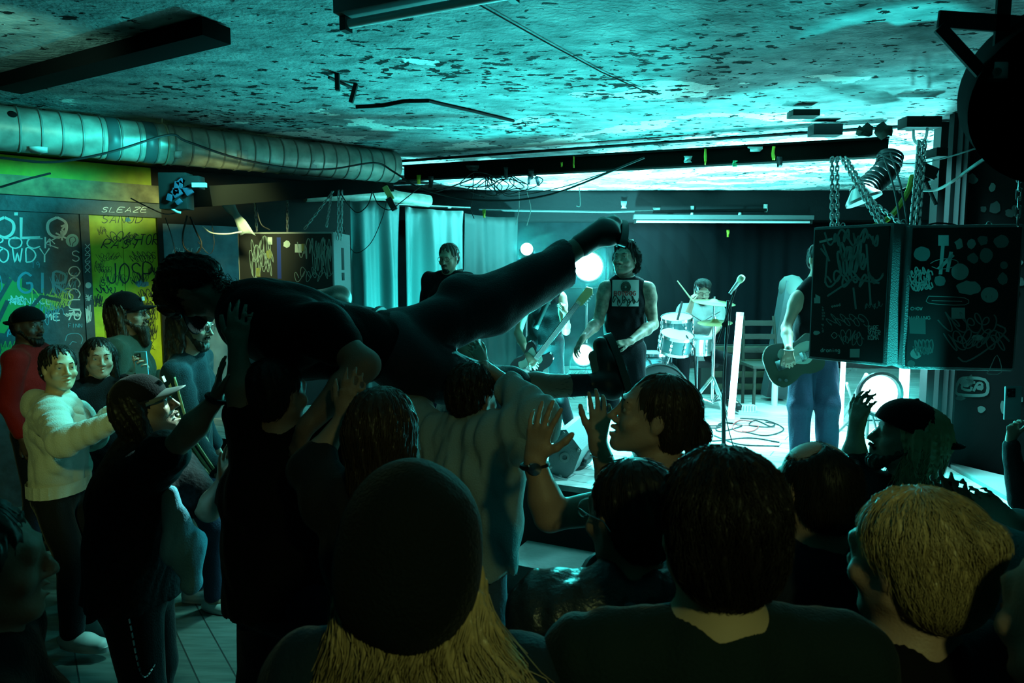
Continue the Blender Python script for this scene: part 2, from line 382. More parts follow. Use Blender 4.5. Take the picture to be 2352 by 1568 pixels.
def hand_shape(S, W, d, n, side, s=1.0, curl=(.25, .3, .35, .4), spread=.12, thumb=(.7, .35), k=.006):
    """W wrist, d finger direction, n palm normal (the way the palm faces), side = +1/-1: thumb on which side of d x n"""
    d = Vector(d).normalized(); n = Vector(n); n = (n-d*n.dot(d)).normalized(); t = d.cross(n)*side   # t points to the thumb
    W = Vector(W); B = []
    for i, (o, L) in enumerate(((.031, .088), (.0105, .092), (-.0105, .087), (-.03, .078))):
        K = W+(d*L+t*o)*s; B.append(K)
        S.cone(W+(d*.012+t*o*.55)*s, K, .0125*s, .0108*s, .014*s, n, .9)
    S.cone(W-d*.02*s, W+d*.03*s, .025*s, .026*s, .02*s, n, .72)
    S.ell(W+(d*.04+t*.018+n*.008)*s, (.02*s, .02*s, .02*s), None, .016*s)
    for i, (K, L) in enumerate(zip(B, (.072, .08, .074, .058))):
        fd = (d+t*(1.5-i)*spread).normalized(); p = K; a = 0; cu = curl[i] if hasattr(curl, '__len__') else curl
        r = (.0092, .0095, .009, .0078)[i]*s
        for j, (fr, ac) in enumerate(((.45, .75), (.32, 1.05), (.23, .7))):
            a += cu*ac; q = p+(fd*math.cos(a)+n*math.sin(a))*L*fr*s; S.cone(p, q, r, r*.9, k*s*.7); p = q; r *= .9
    p = W+(d*.022+t*.024+n*.004)*s; r = .0125*s; a = thumb[0]
    for j, L in enumerate((.042, .032, .026)):
        q = p+((d*math.cos(a)+t*math.sin(a))*math.cos(thumb[1]*(.6+j*.3))+n*math.sin(thumb[1]*(.6+j*.3)))*L*s
        S.cone(p, q, r, r*.88, .008*s); p = q; r *= .88; a -= .18
    return S
LD = {}
def template(head, yaw, floor=0.0, lean=0.0, side_lean=0.0, H=None, stance=.11, female=False):
    """joints of a standing person; head = centre of the head, yaw = facing (degrees, 0 = away from the camera, 90 = to the right)"""
    head = Vector(head); a = math.radians(yaw); f = Vector((math.sin(a), math.cos(a), 0)); r = Vector((math.cos(a), -math.sin(a), 0)); up = Vector((0, 0, 1))
    H = H or (head.z-floor)/.928; g = H/1.75; J = {'f': f, 'r': r, 'g': g, 'face': f, 'up': up, 'H': H}
    hip = head-f*lean-r*side_lean; hip.z = floor+.93*g
    ft = Vector((hip.x, hip.y, floor))
    J['pelvis'] = hip; tv = head-hip; J['head'] = head
    J['neck'] = hip+tv*.76-f*.015; J['chest'] = hip+tv*.5-f*.0; J['waist'] = hip+tv*.2; J['nt'] = head-up*.07*g-f*.012
    sw = .165*g if female else .185*g
    for sn, sg in (('L', -1), ('R', 1)):
        J['sh'+sn] = hip+tv*.705+r*sg*sw; J['el'+sn] = J['sh'+sn]+r*sg*.05-up*.29*g-f*.03; J['wr'+sn] = J['el'+sn]+f*.08-up*.24*g+r*sg*.01
        J['hip'+sn] = hip+r*sg*.09*g-up*.03; J['kn'+sn] = ft+r*sg*stance+up*.49*g+f*.03; J['an'+sn] = ft+r*sg*(stance+.02)+up*.085*g-f*.02
        J['hd'+sn] = None; J['toe'+sn] = f+r*sg*.25
        J['hand'+sn] = {}
    return J
def tw(J): return (J['shR']-J['shL']).normalized()
def limb_dir(J, a, b): return (J[b]-J[a]).normalized()
def body_mesh(J, m, root, h=.009, mouth=0, female=False, fat=1.0, hs=1.0, arm=1.0):
    S = Shape(); g = J['g']; R = basis(J['face'], J['up']); hk = g*hs
    head_shape(S, J['head'], R, hk, mouth, female)
    nb = J['neck']; S.cone(J['head']-R@Vector((0, .018, .05))*hk, nb, (.048 if female else .056)*g, .06*g, .03)
    w = tw(J); S.cone(J['chest'], J['neck']*.6+J['chest']*.4, .1*g*fat, .085*g, .05, w, 1.4)
    S.cone(J['waist'], J['chest'], .095*g*fat, .11*g*fat, .05, w, 1.3); S.cone(J['pelvis'], J['waist'], .1*g*fat, .095*g*fat, .05, w, 1.35)
    for s_, sg in (('L', -1), ('R', 1)):
        S.cone(J['neck'], J['sh'+s_], .05*g, .052*g, .05); e_ = J['sh'+s_].lerp(J['el'+s_], .22); u_ = fat*arm
        S.cone(J['sh'+s_], e_, .05*g*u_, .053*g*u_, .03); S.cone(e_, J['el'+s_], .05*g*u_, .036*g*u_, .03); S.cone(J['el'+s_], J['el'+s_]*.7+J['wr'+s_]*.3, .038*g*u_, .041*g*u_, .02)
        S.cone(J['el'+s_]*.7+J['wr'+s_]*.3, J['wr'+s_], .041*g*u_, .026*g, .02)
        hd = J['hand'+s_]; d = Vector(hd.get('d', limb_dir(J, 'el'+s_, 'wr'+s_))); n = Vector(hd.get('n', J['r']*(-sg)))
        hand_shape(S, J['wr'+s_], d, n, hd.get('side', -sg), g*hd.get('s', .98 if not female else .92), hd.get('curl', (.35, .4, .45, .5)), hd.get('spread', .08), hd.get('thumb', (.6, .3)))
        S.cone(J['hip'+s_], J['kn'+s_], .078*g*fat, .055*g, .04); S.cone(J['kn'+s_], J['an'+s_], .052*g, .036*g, .03)
        t = J['toe'+s_].normalized(); S.cone(J['an'+s_]-t*.02, J['an'+s_]+t*.15*g+Vector((0, 0, -.045*g)), .035*g, .026*g, .03)
    return S.obj('body', h, m, root)
def shirt(J, m, root, name='shirt', h=.009, sleeve=.45, puff=.012, amp=.0055, seed=1, fat=1.0, hem=-.06, wide=1.0, neck=True, sleeves=True, tank=False):
    S = Shape(); g = J['g']; w = tw(J); q = puff
    ax = (J['neck']-J['pelvis']).normalized()
    b = J['pelvis']+ax*hem
    S.cone(b-ax*.02, J['waist'], .108*g*fat*wide+q, .1*g*fat*wide+q, .05, w, 1.35); S.cone(J['waist'], J['chest'], .1*g*fat*wide+q, .114*g*fat+q, .05, w, 1.32)
    S.cone(J['chest'], J['neck']*.6+J['chest']*.4, .108*g*fat+q, .088*g+q, .05, w, 1.4)
    S.ell(J['neck']-ax*.035*g, (.085*g, .085*g, .06*g), None, .05)
    for s_ in 'LR':
        if tank: S.cone(J['neck']*.9+J['sh'+s_]*.1, J['neck']*.35+J['sh'+s_]*.65, .05*g+q*.5, .05*g+q*.5, .05); continue
        S.cone(J['neck'], J['sh'+s_], .05*g+q*.6, .057*g+q, .05)
        if not sleeves: continue
        a, e, r = J['sh'+s_], J['el'+s_], J['wr'+s_]
        if sleeve <= 1: S.cone(a, a.lerp(e, sleeve*1.5 if sleeve < .6 else sleeve), .06*g*fat+q, (.052 if sleeve < .8 else .045)*g*fat+q, .03)
        else:
            S.cone(a, e, .058*g*fat+q, .047*g*fat+q, .03); e2 = e.lerp(r, sleeve-1); S.cone(e, e2, .047*g*fat+q, .034*g+q*.8, .02)
    S.plane(b, -ax)
    # neckline
    S.cone(J['neck']+ax*.075*g, J['head'], .062*g, .07*g, .012, op=-1)
    if sleeve < .9 and sleeves and not tank: pass
    return S.obj(name, h, m, root, wrinkle(seed, amp))
def trousers(J, m, root, name='trousers', h=.01, flare=1.0, amp=.004, seed=3, top=.06, short=1.0, fat=1.0):
    S = Shape(); g = J['g']; w = tw(J); ax = (J['neck']-J['pelvis']).normalized()
    S.cone(J['pelvis']-ax*.03, J['pelvis']+ax*top, .112*g*fat, .104*g*fat, .04, w, 1.35)
    for s_ in 'LR':
        k = J['kn'+s_]; a = J['an'+s_]; e = k.lerp(a, short*.93)
        S.cone(J['hip'+s_], k, .092*g*fat, .067*g*flare, .04); S.cone(k, e, .066*g*flare, .055*g*flare, .03)
    return S.obj(name, h, m, root, wrinkle(seed, amp, 15))
def shoes(J, m, root, h=.007, sole=None, names='shoe', laces=None):
    for s_ in 'LR':
        if J['an'+s_] is None: continue
        t = J['toe'+s_].normalized(); up = Vector((0, 0, 1)); u = J.get('sup'+s_, up); u = (u-t*u.dot(t)).normalized(); sd = t.cross(u); a = J['an'+s_]; g = J['g']; S = Shape()
        hz = .085*g
        S.cone(a-t*.045-u*(hz-.045), a+t*.075-u*(hz-.043), .038, .042, .03, sd, 1.0); S.cone(a+t*.07-u*(hz-.038), a+t*.165-u*(hz-.033), .04, .031, .03, sd, 1.25)
        S.cone(a-t*.02-u*.02, a+t*.01-u*.045, .042, .045, .03)
        S.plane(a-u*(hz-.012), -u)
        o = S.obj(names, h, m, root)
        mb = MB(); pr = []
        for i in range(24):
            b = 2*PI*i/24; x = math.cos(b); y = math.sin(b); pr.append(a-u*hz+t*(.062+.145*x)+sd*(.042+.008*x)*y)
        mb.poly(pr, u, .028); so = mb.build('sole', sole or m, o); so.matrix_parent_inverse = Matrix.Identity(4)
        if laces:
            lb = MB()
            for i in range(5):
                c = a+t*(.03+.022*i)-u*(.028+.0085*i)+u*.022; lb.tube([c-sd*.022-u*.004, c+u*.006, c+sd*.022-u*.004+t*.01], .003, 6)
            l = lb.build('laces', laces, o); l.matrix_parent_inverse = Matrix.Identity(4)
def hairtubes(mb, roots, dirs, L, r=.0016, segs=6, curl=.0, grav=.3, seed=0, mi=0):
    rnd = random.Random(seed)
    for p, d in zip(roots, dirs):
        p = Vector(p); d = Vector(d).normalized(); pts = [p.copy()]; l = L*rnd.uniform(.6, 1.15)/segs; ph = rnd.uniform(0, 6)
        for i in range(segs):
            d = (d+Vector((rnd.gauss(0, .1)+curl*math.sin(ph+i*1.9), rnd.gauss(0, .1)+curl*math.cos(ph+i*1.7), -grav/segs*2+curl*.5*math.sin(ph*2+i*2.3)))).normalized(); p = p+d*l; pts.append(p.copy())
        mb.tube(pts, [r]*(segs)+[r*.3], 3, mi, cap=False)
def hair(J, m, root, style='short', h=.006, seed=0, amp=.005, L=.25, n=400, curl=.1, hs=1.0, zmax=9, back_flow=None, extra=(), lift=.006, name='hair', r=.0014):
    """scalp volume that leaves the face free, plus loose strands"""
    g = J['g']*hs; C = J['head']; R = basis(J['face'], J['up']); T = lambda x, y, z: Vector(C)+R@Vector((x*g, y*g, z*g)); Rm = np.array(R); up = J['up']; S = Shape()
    t = .0 if style != 'buzz' else -.012
    if style == 'bald':
        S.ell(T(0, -.02, .035), (.079*g, .096*g, .088*g), Rm, .02); S.ell(T(0, -.05, -.02), (.074*g, .058*g, .066*g), Rm, .03); S.ell(T(-.04, .0, .115), (.034*g, .04*g, .036*g), Rm, .015, -1); S.ell(T(.04, -.035, .108), (.036*g, .042*g, .036*g), Rm, .015, -1); S.ell(T(0, .1, -.02), (.07*g, .075*g, .09*g), Rm, .012, -1); S.ell(T(0, .03, -.085), (.11*g, .07*g, .06*g), Rm, .012, -1)
    else:
        S.ell(T(0, -.024, .042), ((.087+t)*g, (.102+t)*g, (.09+t)*g), Rm, .02)
        S.ell(T(0, -.052, -.02), ((.078+t)*g, (.062+t)*g, (.07+t)*g), Rm, .03)
    if style == 'top': S.ell(T(0, .03, .105), (.07*g, .07*g, .035*g), Rm, .03)
    if style == 'curly': S.ell(T(0, .02, .09), (.085*g, .09*g, .06*g), Rm, .03)
    if style in ('bob', 'long', 'chin'):
        dn = {'bob': .13, 'chin': .11, 'long': .2}[style]
        for sx in (-1, 1): S.cone(T(sx*.066, -.02, .03), T(sx*.078, -.02, -dn), .034*g, .03*g, .03)
        S.cone(T(0, -.07, .0), T(0, -.075, -dn-.01), .055*g, .045*g, .03, R@Vector((1, 0, 0)), 1.5)
    if style == 'pony': S.cone(T(0, -.1, .0), T(0, -.135, -.005), .028*g, .022*g, .02); S.cone(T(0, -.135, -.005), T(.0, -.15, -.17), .026*g, .018*g, .03)
    if style == 'bun': S.ell(T(.0, -.115, .06), (.036*g, .026*g, .034*g), Rm, .01)
    for a_, b_, ra_, rb_ in extra: S.cone(T(*a_), T(*b_), ra_*g, rb_*g, .04)
    if style != 'bald':
        S.ell(T(0, .105, -.012), (.066*g, .08*g, .09*g), Rm, .012, -1)
        if style in ('short', 'top', 'buzz', 'curly'): S.ell(T(0, .03, -.085), (.11*g, .07*g, .06*g), Rm, .012, -1)
    o = S.obj(name, h, m, root, strand_noise(T(0, -.03, .1), up, seed, amp*g))
    if n:
        me = o.data; V = np.zeros(len(me.vertices)*3, dtype=np.float32); me.vertices.foreach_get('co', V); V = V.reshape(-1, 3).astype(float)
        lc = (V-A3(C))@Rm; ok = (lc[:, 2] < zmax*g)&(lc[:, 1] < (.035*g if style != 'top' else .06*g))
        V = V[ok]
        if len(V):
            rs = np.random.RandomState(seed); rt = V[rs.randint(0, len(V), n)]; dn = A3(R@Vector((0, -.35, -1)) if not back_flow else R@Vector(back_flow))
            surf_strands(S, rt, dn, L*g, 5 if L < .06 else 9, m, o, r, lift, curl, seed, A3(T(0, -.02, .11)))
    return o
def strand_mesh(PT, r, m, parent, name='loose_strands'):
    n, s, _ = PT.shape; t = np.gradient(PT, axis=1); t /= np.linalg.norm(t, axis=2, keepdims=True)+1e-9
    a = np.cross(t, np.array([.31, .2, .93])); a /= np.linalg.norm(a, axis=2, keepdims=True)+1e-9; b = np.cross(t, a)
    w_ = r*np.linspace(1, .25, s)[None, :, None]; V = np.stack([PT+(a*math.cos(q)+b*math.sin(q))*w_ for q in (0, 2.094, 4.189)], 2).reshape(-1, 3)
    i = np.arange(n)[:, None, None]*s*3; j = np.arange(s-1)[None, :, None]*3; k = np.arange(3)[None, None, :]; k2 = (k+1) % 3; B = i+j
    Q = np.stack([(B+k), (B+k2), (B+3+k2), (B+3+k)], -1).reshape(-1, 4); o = mk(name, V, Q, m, parent)
    if parent.type != 'EMPTY': o.matrix_parent_inverse = Matrix.Identity(4)
    return o
def fuzz(o, n, L, m, r=.0004, name='lint', seed=1):
    me = o.data; N = len(me.vertices); V = np.zeros(N*3, dtype=np.float32); me.vertices.foreach_get('co', V); Nn = np.zeros(N*3, dtype=np.float32); me.vertices.foreach_get('normal', Nn)
    rs = np.random.RandomState(seed); i = rs.randint(0, N, n); V = V.reshape(-1, 3)[i]+rs.randn(n, 3)*.004; Nn = Nn.reshape(-1, 3)[i]+rs.randn(n, 3)*.35
    return strand_mesh(np.stack([V-Nn*.004, V+Nn*L*.5, V+Nn*L+rs.randn(n, 3)*L*.3], 1), r, m, o, name)
def surf_strands(S, rt, dn, L, segs, m, parent, r=.0014, lift=.004, curl=.1, seed=0, crown=None, name='loose_strands', grav=(0, 0, -1)):
    """strands combed over the surface of a shape and hanging free below it"""
    rs = np.random.RandomState(seed+3); n = len(rt); p = rt.copy(); l = L/segs*rs.uniform(.6, 1.2, (n, 1)); tg = lift*rs.uniform(.15, 1.3, n); PT = [p.copy()]
    cl = rs.randn(6, 3)*22; ph = (np.sin(p@cl[0])+np.sin(p@cl[1]*.6))*2.2; jit = rs.randn(n, 3)*.12; e = .003; dprev = None
    for k in range(segs):
        d0 = S.ev(p); G = np.stack([S.ev(p+np.eye(3)[a]*e)-d0 for a in range(3)], 1)/e; G /= np.linalg.norm(G, axis=1, keepdims=True)+1e-9
        base = dn[None]*.75+np.array(grav)[None]*.35
        if crown is not None: rad = p-crown[None]; rad /= np.linalg.norm(rad, axis=1, keepdims=True)+1e-9; base = base+rad*.55
        base = base-G*(np.sum(G*base, 1, keepdims=True))*(np.abs(d0)[:, None] < .03); base /= np.linalg.norm(base, axis=1, keepdims=True)+1e-9
        sd = np.cross(base, G); sd /= np.linalg.norm(sd, axis=1, keepdims=True)+1e-9
        wv = np.sin(ph+k*(1.5 if curl < .5 else 2.4))[:, None]*sd*curl*2.2+np.cos(ph*1.3+k*1.7)[:, None]*G*curl*1.1
        d = base+wv+jit; d /= np.linalg.norm(d, axis=1, keepdims=True); p = p+d*l
        d1 = S.ev(p); pull = np.where(d1 < .02, d1-tg*(k+1)/segs, 0); p = p-G*pull[:, None]*.8; PT.append(p.copy())
    return strand_mesh(np.stack(PT, 1), r, m, parent, name)
def cap(J, m, root, back=False, hs=1.0, tilt=0.0, brim_m=None, name='cap', logo=None, yaw=0, R=None):
    g = J['g']*hs; C = J['head']; R = R or basis(J['face'], J['up'])
    if yaw: R = R@Matrix.Rotation(math.radians(yaw), 3, 'Z')
    T = lambda x, y, z: Vector(C)+R@Vector((x*g, y*g, z*g)); Rm = np.array(R); S = Shape()
    S.ell(T(0, -.012, .05), (.092*g, .108*g, .092*g), Rm, .02); S.plane(T(0, 0, .035), R@Vector((0, -.12*g, -1)))
    S.ell(T(0, -.012, .142), (.007*g,)*3, None, .004)
    o = S.obj(name, .005, m, root)
    V = []; nU, nV = 14, 6
    for j in range(nV):
        for i in range(nU):
            a = (i/(nU-1)-.5)*PI*1.02; q = j/(nV-1); x = math.sin(a)*(.084-.004*q); y = math.cos(a)*(.06+.078*q)+.032; z = .045-.012*q-(x*x)*3.2+.002
            V.append(T(x, y if True else 0, z))
    n0 = len(V); V2 = [v-(R@Vector((0, 0, .004*g))) for v in V]; Fc = []
    for j in range(nV-1):
        for i in range(nU-1):
            a = j*nU+i; Fc.append((a, a+1, a+1+nU, a+nU)); Fc.append((n0+a, n0+a+nU, n0+a+1+nU, n0+a+1))
    for i in range(nU-1): a = (nV-1)*nU+i; Fc.append((a, a+1, n0+a+1, n0+a))
    for j in range(nV-1):
        for e in (0, nU-1): a = j*nU+e; Fc.append((a, a+nU, n0+a+nU, n0+a))
    b = mk('brim', V+V2, Fc, brim_m or m, o); b.matrix_parent_inverse = Matrix.Identity(4)
    if logo:
        lb = MB()
        lb.box(T(0, .103, .085), (.036*g, .004, .024*g), R); l = lb.build('badge', logo, o); l.matrix_parent_inverse = Matrix.Identity(4)
    return o
def eyes(J, root, hs=1.0, lid=0):
    g = J['g']*hs; C = J['head']; R = basis(J['face'], J['up']); T = lambda x, y, z: Vector(C)+R@Vector((x*g, y*g, z*g))
    for sx in (-1, 1):
        mb = MB(); prof = [(.0001, .0141), (.0062, .0127), (.0063, .0126), (.0095, .0104), (.012, .007)]
        f = R@Vector((sx*.05, 1, 0)); n = 16
        mb.lathe([(a*g, b*g) for a, b in prof[:2]], T(sx*.031, .0782, .006), f, n, 1); mb.lathe([(a*g, b*g) for a, b in prof[1:]], T(sx*.031, .0782, .006), f, n, 0)
        mb.build('eye', [mat('eye_white', (.45, .46, .43), .3), mat('iris', (.05, .04, .03), .2)], root)
    for sx in (-1, 1):
        mb = MB(); mb.tube([T(sx*.014, .0955, .026), T(sx*.03, .0965, .031), T(sx*.047, .085, .026)], [.002*g, .0035*g, .0015*g], 5); mb.build('eyebrow', mat('dark_hair', (.012, .01, .008), .5), root)
def beard(J, m, root, L=.03, n=500, hs=1.0, full=True, seed=2, moust=True):
    g = J['g']*hs; C = J['head']; R = basis(J['face'], J['up']); T = lambda x, y, z: Vector(C)+R@Vector((x*g, y*g, z*g)); Rm = np.array(R); S = Shape()
    if full:
        for sx in (-1, 1): S.cone(T(sx*.066, .005, -.03), T(sx*.022, .072, -.1), .016*g, .024*g, .02)
    S.ell(T(0, .076, -.1-L*.4), (.034*g, .027*g, (.022+L*.5)*g), Rm, .02)
    if moust: S.cone(T(-.022, .094, -.058), T(0, .104, -.051), .005*g, .006*g, .006); S.cone(T(.022, .094, -.058), T(0, .104, -.051), .005*g, .006*g, .006)
    S.ell(T(0, .108, -.065), (.017*g, .016*g, .006*g), Rm, .005, -1)
    o = S.obj('beard', .005, m, root, strand_noise(T(0, .04, 0), J['up'], seed, .004, 50))
    if n:
        me = o.data; V = np.zeros(len(me.vertices)*3, dtype=np.float32); me.vertices.foreach_get('co', V); V = V.reshape(-1, 3).astype(float)
        if len(V): surf_strands(S, V[np.random.RandomState(seed).randint(0, len(V), n)], A3(R@Vector((0, .3, -.9))), max(L*.8, .012), 5, m, o, .0011, .006, .15, seed)
    return o
def glasses(J, root, hs=1.0, m=None):
    g = J['g']*hs; C = J['head']; R = basis(J['face'], J['up']); T = lambda x, y, z: Vector(C)+R@Vector((x*g, y*g, z*g)); mb = MB()
    for sx in (-1, 1):
        mb.tube([T(sx*.033+.024*math.cos(a), .107-abs(.024*math.cos(a)+sx*0)*.1, .004+.02*math.sin(a)) for a in [2*PI*i/18 for i in range(18)]], .0019*g, 6, closed=True)
        mb.tube([T(sx*.057, .105, .008), T(sx*.079, .05, .01), T(sx*.084, -.01, .008), T(sx*.083, -.03, -.01)], .0018*g, 5)
    mb.tube([T(-.01, .108, .008), T(0, .112, .011), T(.01, .108, .008)], .0019*g, 5)
    o = mb.build('glasses', m or mat('spectacle_frame', (.05, .05, .05), .2, .5), root); return o
SKIN = mat('skin', (.42, .27, .19), .5, bump=.15, bscale=220); SKIND = mat('skin_tanned', (.28, .17, .12), .5, bump=.15, bscale=220)
HAIRD = mat('dark_hair', (.012, .01, .008), .5, spec=.25); HAIRB = mat('brown_hair', (.045, .03, .018), .42, spec=.35); HAIRBL = mat('blonde_hair', (.5, .38, .18), .38)
def cloth(name, col, **k):
    k.setdefault('bump', .35); k.setdefault('bscale', 160); k.setdefault('spec', .12); k.setdefault('sheen', .12); return mat(name, col, k.pop('rough', .85), **k)
C_BLACK = cloth('black_cotton', (.005, .005, .006)); C_CHAR = cloth('charcoal_cotton', (.009, .01, .012)); C_DENIM = cloth('dark_denim', (.01, .016, .03)); C_GREY = cloth('grey_cotton', (.17, .19, .19))
def person(label, group=None, at=(0, 0, 0)):
    return empty('person', Vector(at), label, 'person', group)
# ------------------------------------------------------------------ the room
CH = 3.2; DZ = .55
def slab(name, poly, z0, z1, m, kind=True, mi=None):
    mb = MB(); mb.poly([Vector((x, y, z0)) for x, y in poly], (0, 0, 1), z1-z0); o = mb.build(name, m, smooth=False, auto=None)
    return struct(o) if kind else o
M_CEIL = ceiling_material()
M_FLOOR = board_material('worn_floor_boards', (.05, .07, .06), (.14, .17, .15), .6, .95)
M_DECK = board_material('stage_boards', (.3, .3, .28), (.6, .58, .55), .5, .55)
slab('ceiling', [(-11, -3), (8, -3), (8, 11.3), (-11, 11.3)], CH, CH+.2, M_CEIL)
slab('floor', [(-11, -3), (8, -3), (8, 11.3), (-11, 11.3)], -.2, 0, M_FLOOR)
slab('wall_rear', [(-11, -3.2), (8, -3.2), (8, -3), (-11, -3)], 0, CH, M_BLACK)
WD = Vector((.751, .66, 0)); WN = Vector((.66, -.751, 0)); WB = Vector((-4.39, 5.78, 0))     # left wall: along, towards the room, a point
def WP(px, py, off=0.0):
    a = P(px, py, 1.0)-Vector((0, 0, CAMZ)); o = Vector((0, 0, CAMZ)); b = WB+WN*off
    t = (b-o).dot(WN)/a.dot(WN); return o+a*t
def Wt(px, py=600): return (WP(px, py)-WB).dot(WD)
M_WALLK = mat('blue_black_boards', (.03, .065, .085), .5, bump=.5, bscale=14, mottle=.35)
M_WALLT = mat('teal_grey_sheet', (.13, .24, .30), .5, bump=.3, bscale=7, mottle=.3)
M_YEL = mat('acid_yellow_paint', (.50, .66, .015), .5, bump=.4, bscale=10, mottle=.18)
M_CREAMW = mat('stained_timber', (.30, .28, .13), .6, bump=.5, bscale=9, mottle=.5)
M_INKW = mat('white_paint_marker', (.75, .9, .9), .5); M_INKB = mat('blue_chalk_paint', (.10, .36, .5), .7); M_INKK = mat('black_marker', (.01, .02, .01), .5)
M_INKG = mat('green_spray_paint', (.05, .35, .08), .6); M_INKY = mat('yellow_paint_marker', (.5, .65, .12), .6); M_INKC = mat('pale_sticker', (.32, .62, .6), .6)
def wall_box(mb, t0, t1, z0, z1, d, mi=0, off=0.0):
    a = WB+WD*t0+WN*off; b = WB+WD*t1+WN*off; mb.poly([Vector((a.x, a.y, z0)), Vector((b.x, b.y, z0)), Vector((b.x, b.y, z1)), Vector((a.x, a.y, z1))], WN, d, mi)
mb = MB(); a = WB+WD*-9; b = WB+WD*3.4
mb.poly([Vector((a.x, a.y, 0)), Vector((b.x, b.y, 0)), Vector((b.x, b.y, CH)), Vector((a.x, a.y, CH))], -WN, .15); struct(mb.build('wall_left', M_BLACK, smooth=False))

# --- stroke alphabet for the writing found in the room
ST = {'A': ['0,0 2,6 4,0', '1,2 3,2'], 'B': ['0,0 0,6 3,5.6 3,3.6 0,3.2 3.6,2.4 3.4,.4 0,0'], 'C': ['4,5 2.4,6 .4,4.4 .2,1.6 2,0 4,1'], 'D': ['0,0 0,6 2.6,5.4 4,3 2.6,.5 0,0'],
 'E': ['4,6 0,6 0,0 4,0', '0,3 3,3'], 'F': ['4,6 0,6 0,0', '0,3 3,3'], 'G': ['4,5 2.2,6 .3,4.4 .2,1.5 2,0 4,.8 4,2.8 2.4,2.8'], 'H': ['0,0 0,6', '4,0 4,6', '0,3 4,3'], 'I': ['2,0 2,6'],
 'J': ['3,6 3.2,1.4 2,0 .4,.6 0,2'], 'K': ['0,0 0,6', '4,6 0,2.6 4,0'], 'L': ['0,6 0,0 4,0'], 'M': ['0,0 .4,6 2,2.4 3.6,6 4,0'], 'N': ['0,0 0,6 4,0 4,6'], 'O': ['2,6 .4,4.8 0,3 .5,1 2,0 3.5,1 4,3 3.6,4.8 2,6'],
 'P': ['0,0 0,6 3,5.8 3.8,4.4 3,3 0,2.8'], 'R': ['0,0 0,6 3,5.8 3.8,4.4 3,3 0,2.8 4,0'], 'S': ['3.8,5 2.2,6 .4,5.2 .8,3.6 3.2,2.6 3.6,1 2,0 .2,1'], 'T': ['0,6 4,6', '2,6 2,0'], 'U': ['0,6 .2,1.2 2,0 3.8,1.2 4,6'],
 'V': ['0,6 2,0 4,6'], 'W': ['0,6 1,0 2,4 3,0 4,6'], 'X': ['0,0 4,6', '0,6 4,0'], 'Y': ['0,6 2,3 4,6', '2,3 2,0'], 'Z': ['0,6 4,6 0,0 4,0'], ' ': [], '#': ['1,0 1.6,6', '2.6,0 3.2,6', '0,2 4,2', '0,4 4,4'],
 '*': ['2,.8 2,5.2', '.2,2 3.8,4', '.2,4 3.8,2'], '7': ['0,6 4,6 1.5,0'], '1': ['1,5 2,6 2,0'], '9': ['3.6,4.2 2,6 .4,4.6 1.6,3 3.6,4.2 3.2,0'],
 'o': ['2,3.6 .4,2.8 .2,1 2,0 3.7,1 3.6,2.8 2,3.6'], 'd': ['3.6,6 3.6,0', '3.6,2.8 1.6,3.6 .3,1.8 1.6,0 3.6,.8'], 'r': ['.4,0 .4,3.6', '.4,2.4 2,3.7 3.4,3.2'], 'n': ['.4,0 .4,3.6', '.4,2.6 2.2,3.6 3.4,2.8 3.4,0'],
 'i': ['2,0 2,3.6', '2,4.8 2,5.2'], 'g': ['3.6,3.4 1.6,3.6 .3,1.8 1.6,.2 3.6,.8', '3.6,3.6 3.5,-1.4 1.8,-2.2 .4,-1.4'], 'e': ['.3,1.9 3.7,2.1 3,3.5 1.4,3.5 .2,1.8 1.4,.1 3.4,.5'], 'a': ['3.4,3.5 3.4,0', '3.4,2.8 1.6,3.6 .3,1.8 1.6,0 3.4,.8']}
def word(txt, x, y, h, w=None, slant=0, gap=1.6, ang=0):
    """strokes of a word in picture units; y is the base line; x to the right, y down"""
    w = w or h*.62; out = []; ca, sa = math.cos(ang), math.sin(ang)
    for i, ch in enumerate(txt):
        for stk in ST.get(ch, []):
            q = []
            for p in stk.split(' '):
                a, b = map(float, p.split(',')); X = (i*(4+gap)+a)*w/4+b*slant*h/6; Yq = -b*h/6; q.append((x+X*ca-Yq*sa, y+X*sa+Yq*ca))
            out.append(q)
    return out
def scrib(x, y, w, h, seed, loops=5):
    r = random.Random(seed); a, b, c = r.uniform(.6, 2.4), r.uniform(1.5, 3.5), r.uniform(0, 6)
    return [[(x+w*i/(loops*10)+w*.1*math.sin(c+i*.62*a), y+h*(.5*math.sin(i*.62*b/1.6+c)+.35*math.sin(i*.31*a))) for i in range(loops*10+1)]]
def ink(mb, proj, strokes, wd, nrm, mi, smooth=True):
    for s in strokes:
        q = [proj(a, b) for a, b in s]
        if smooth and len(q) > 3: q = spline(q, 3)
        mb.ribbon(q, nrm, wd, mi)
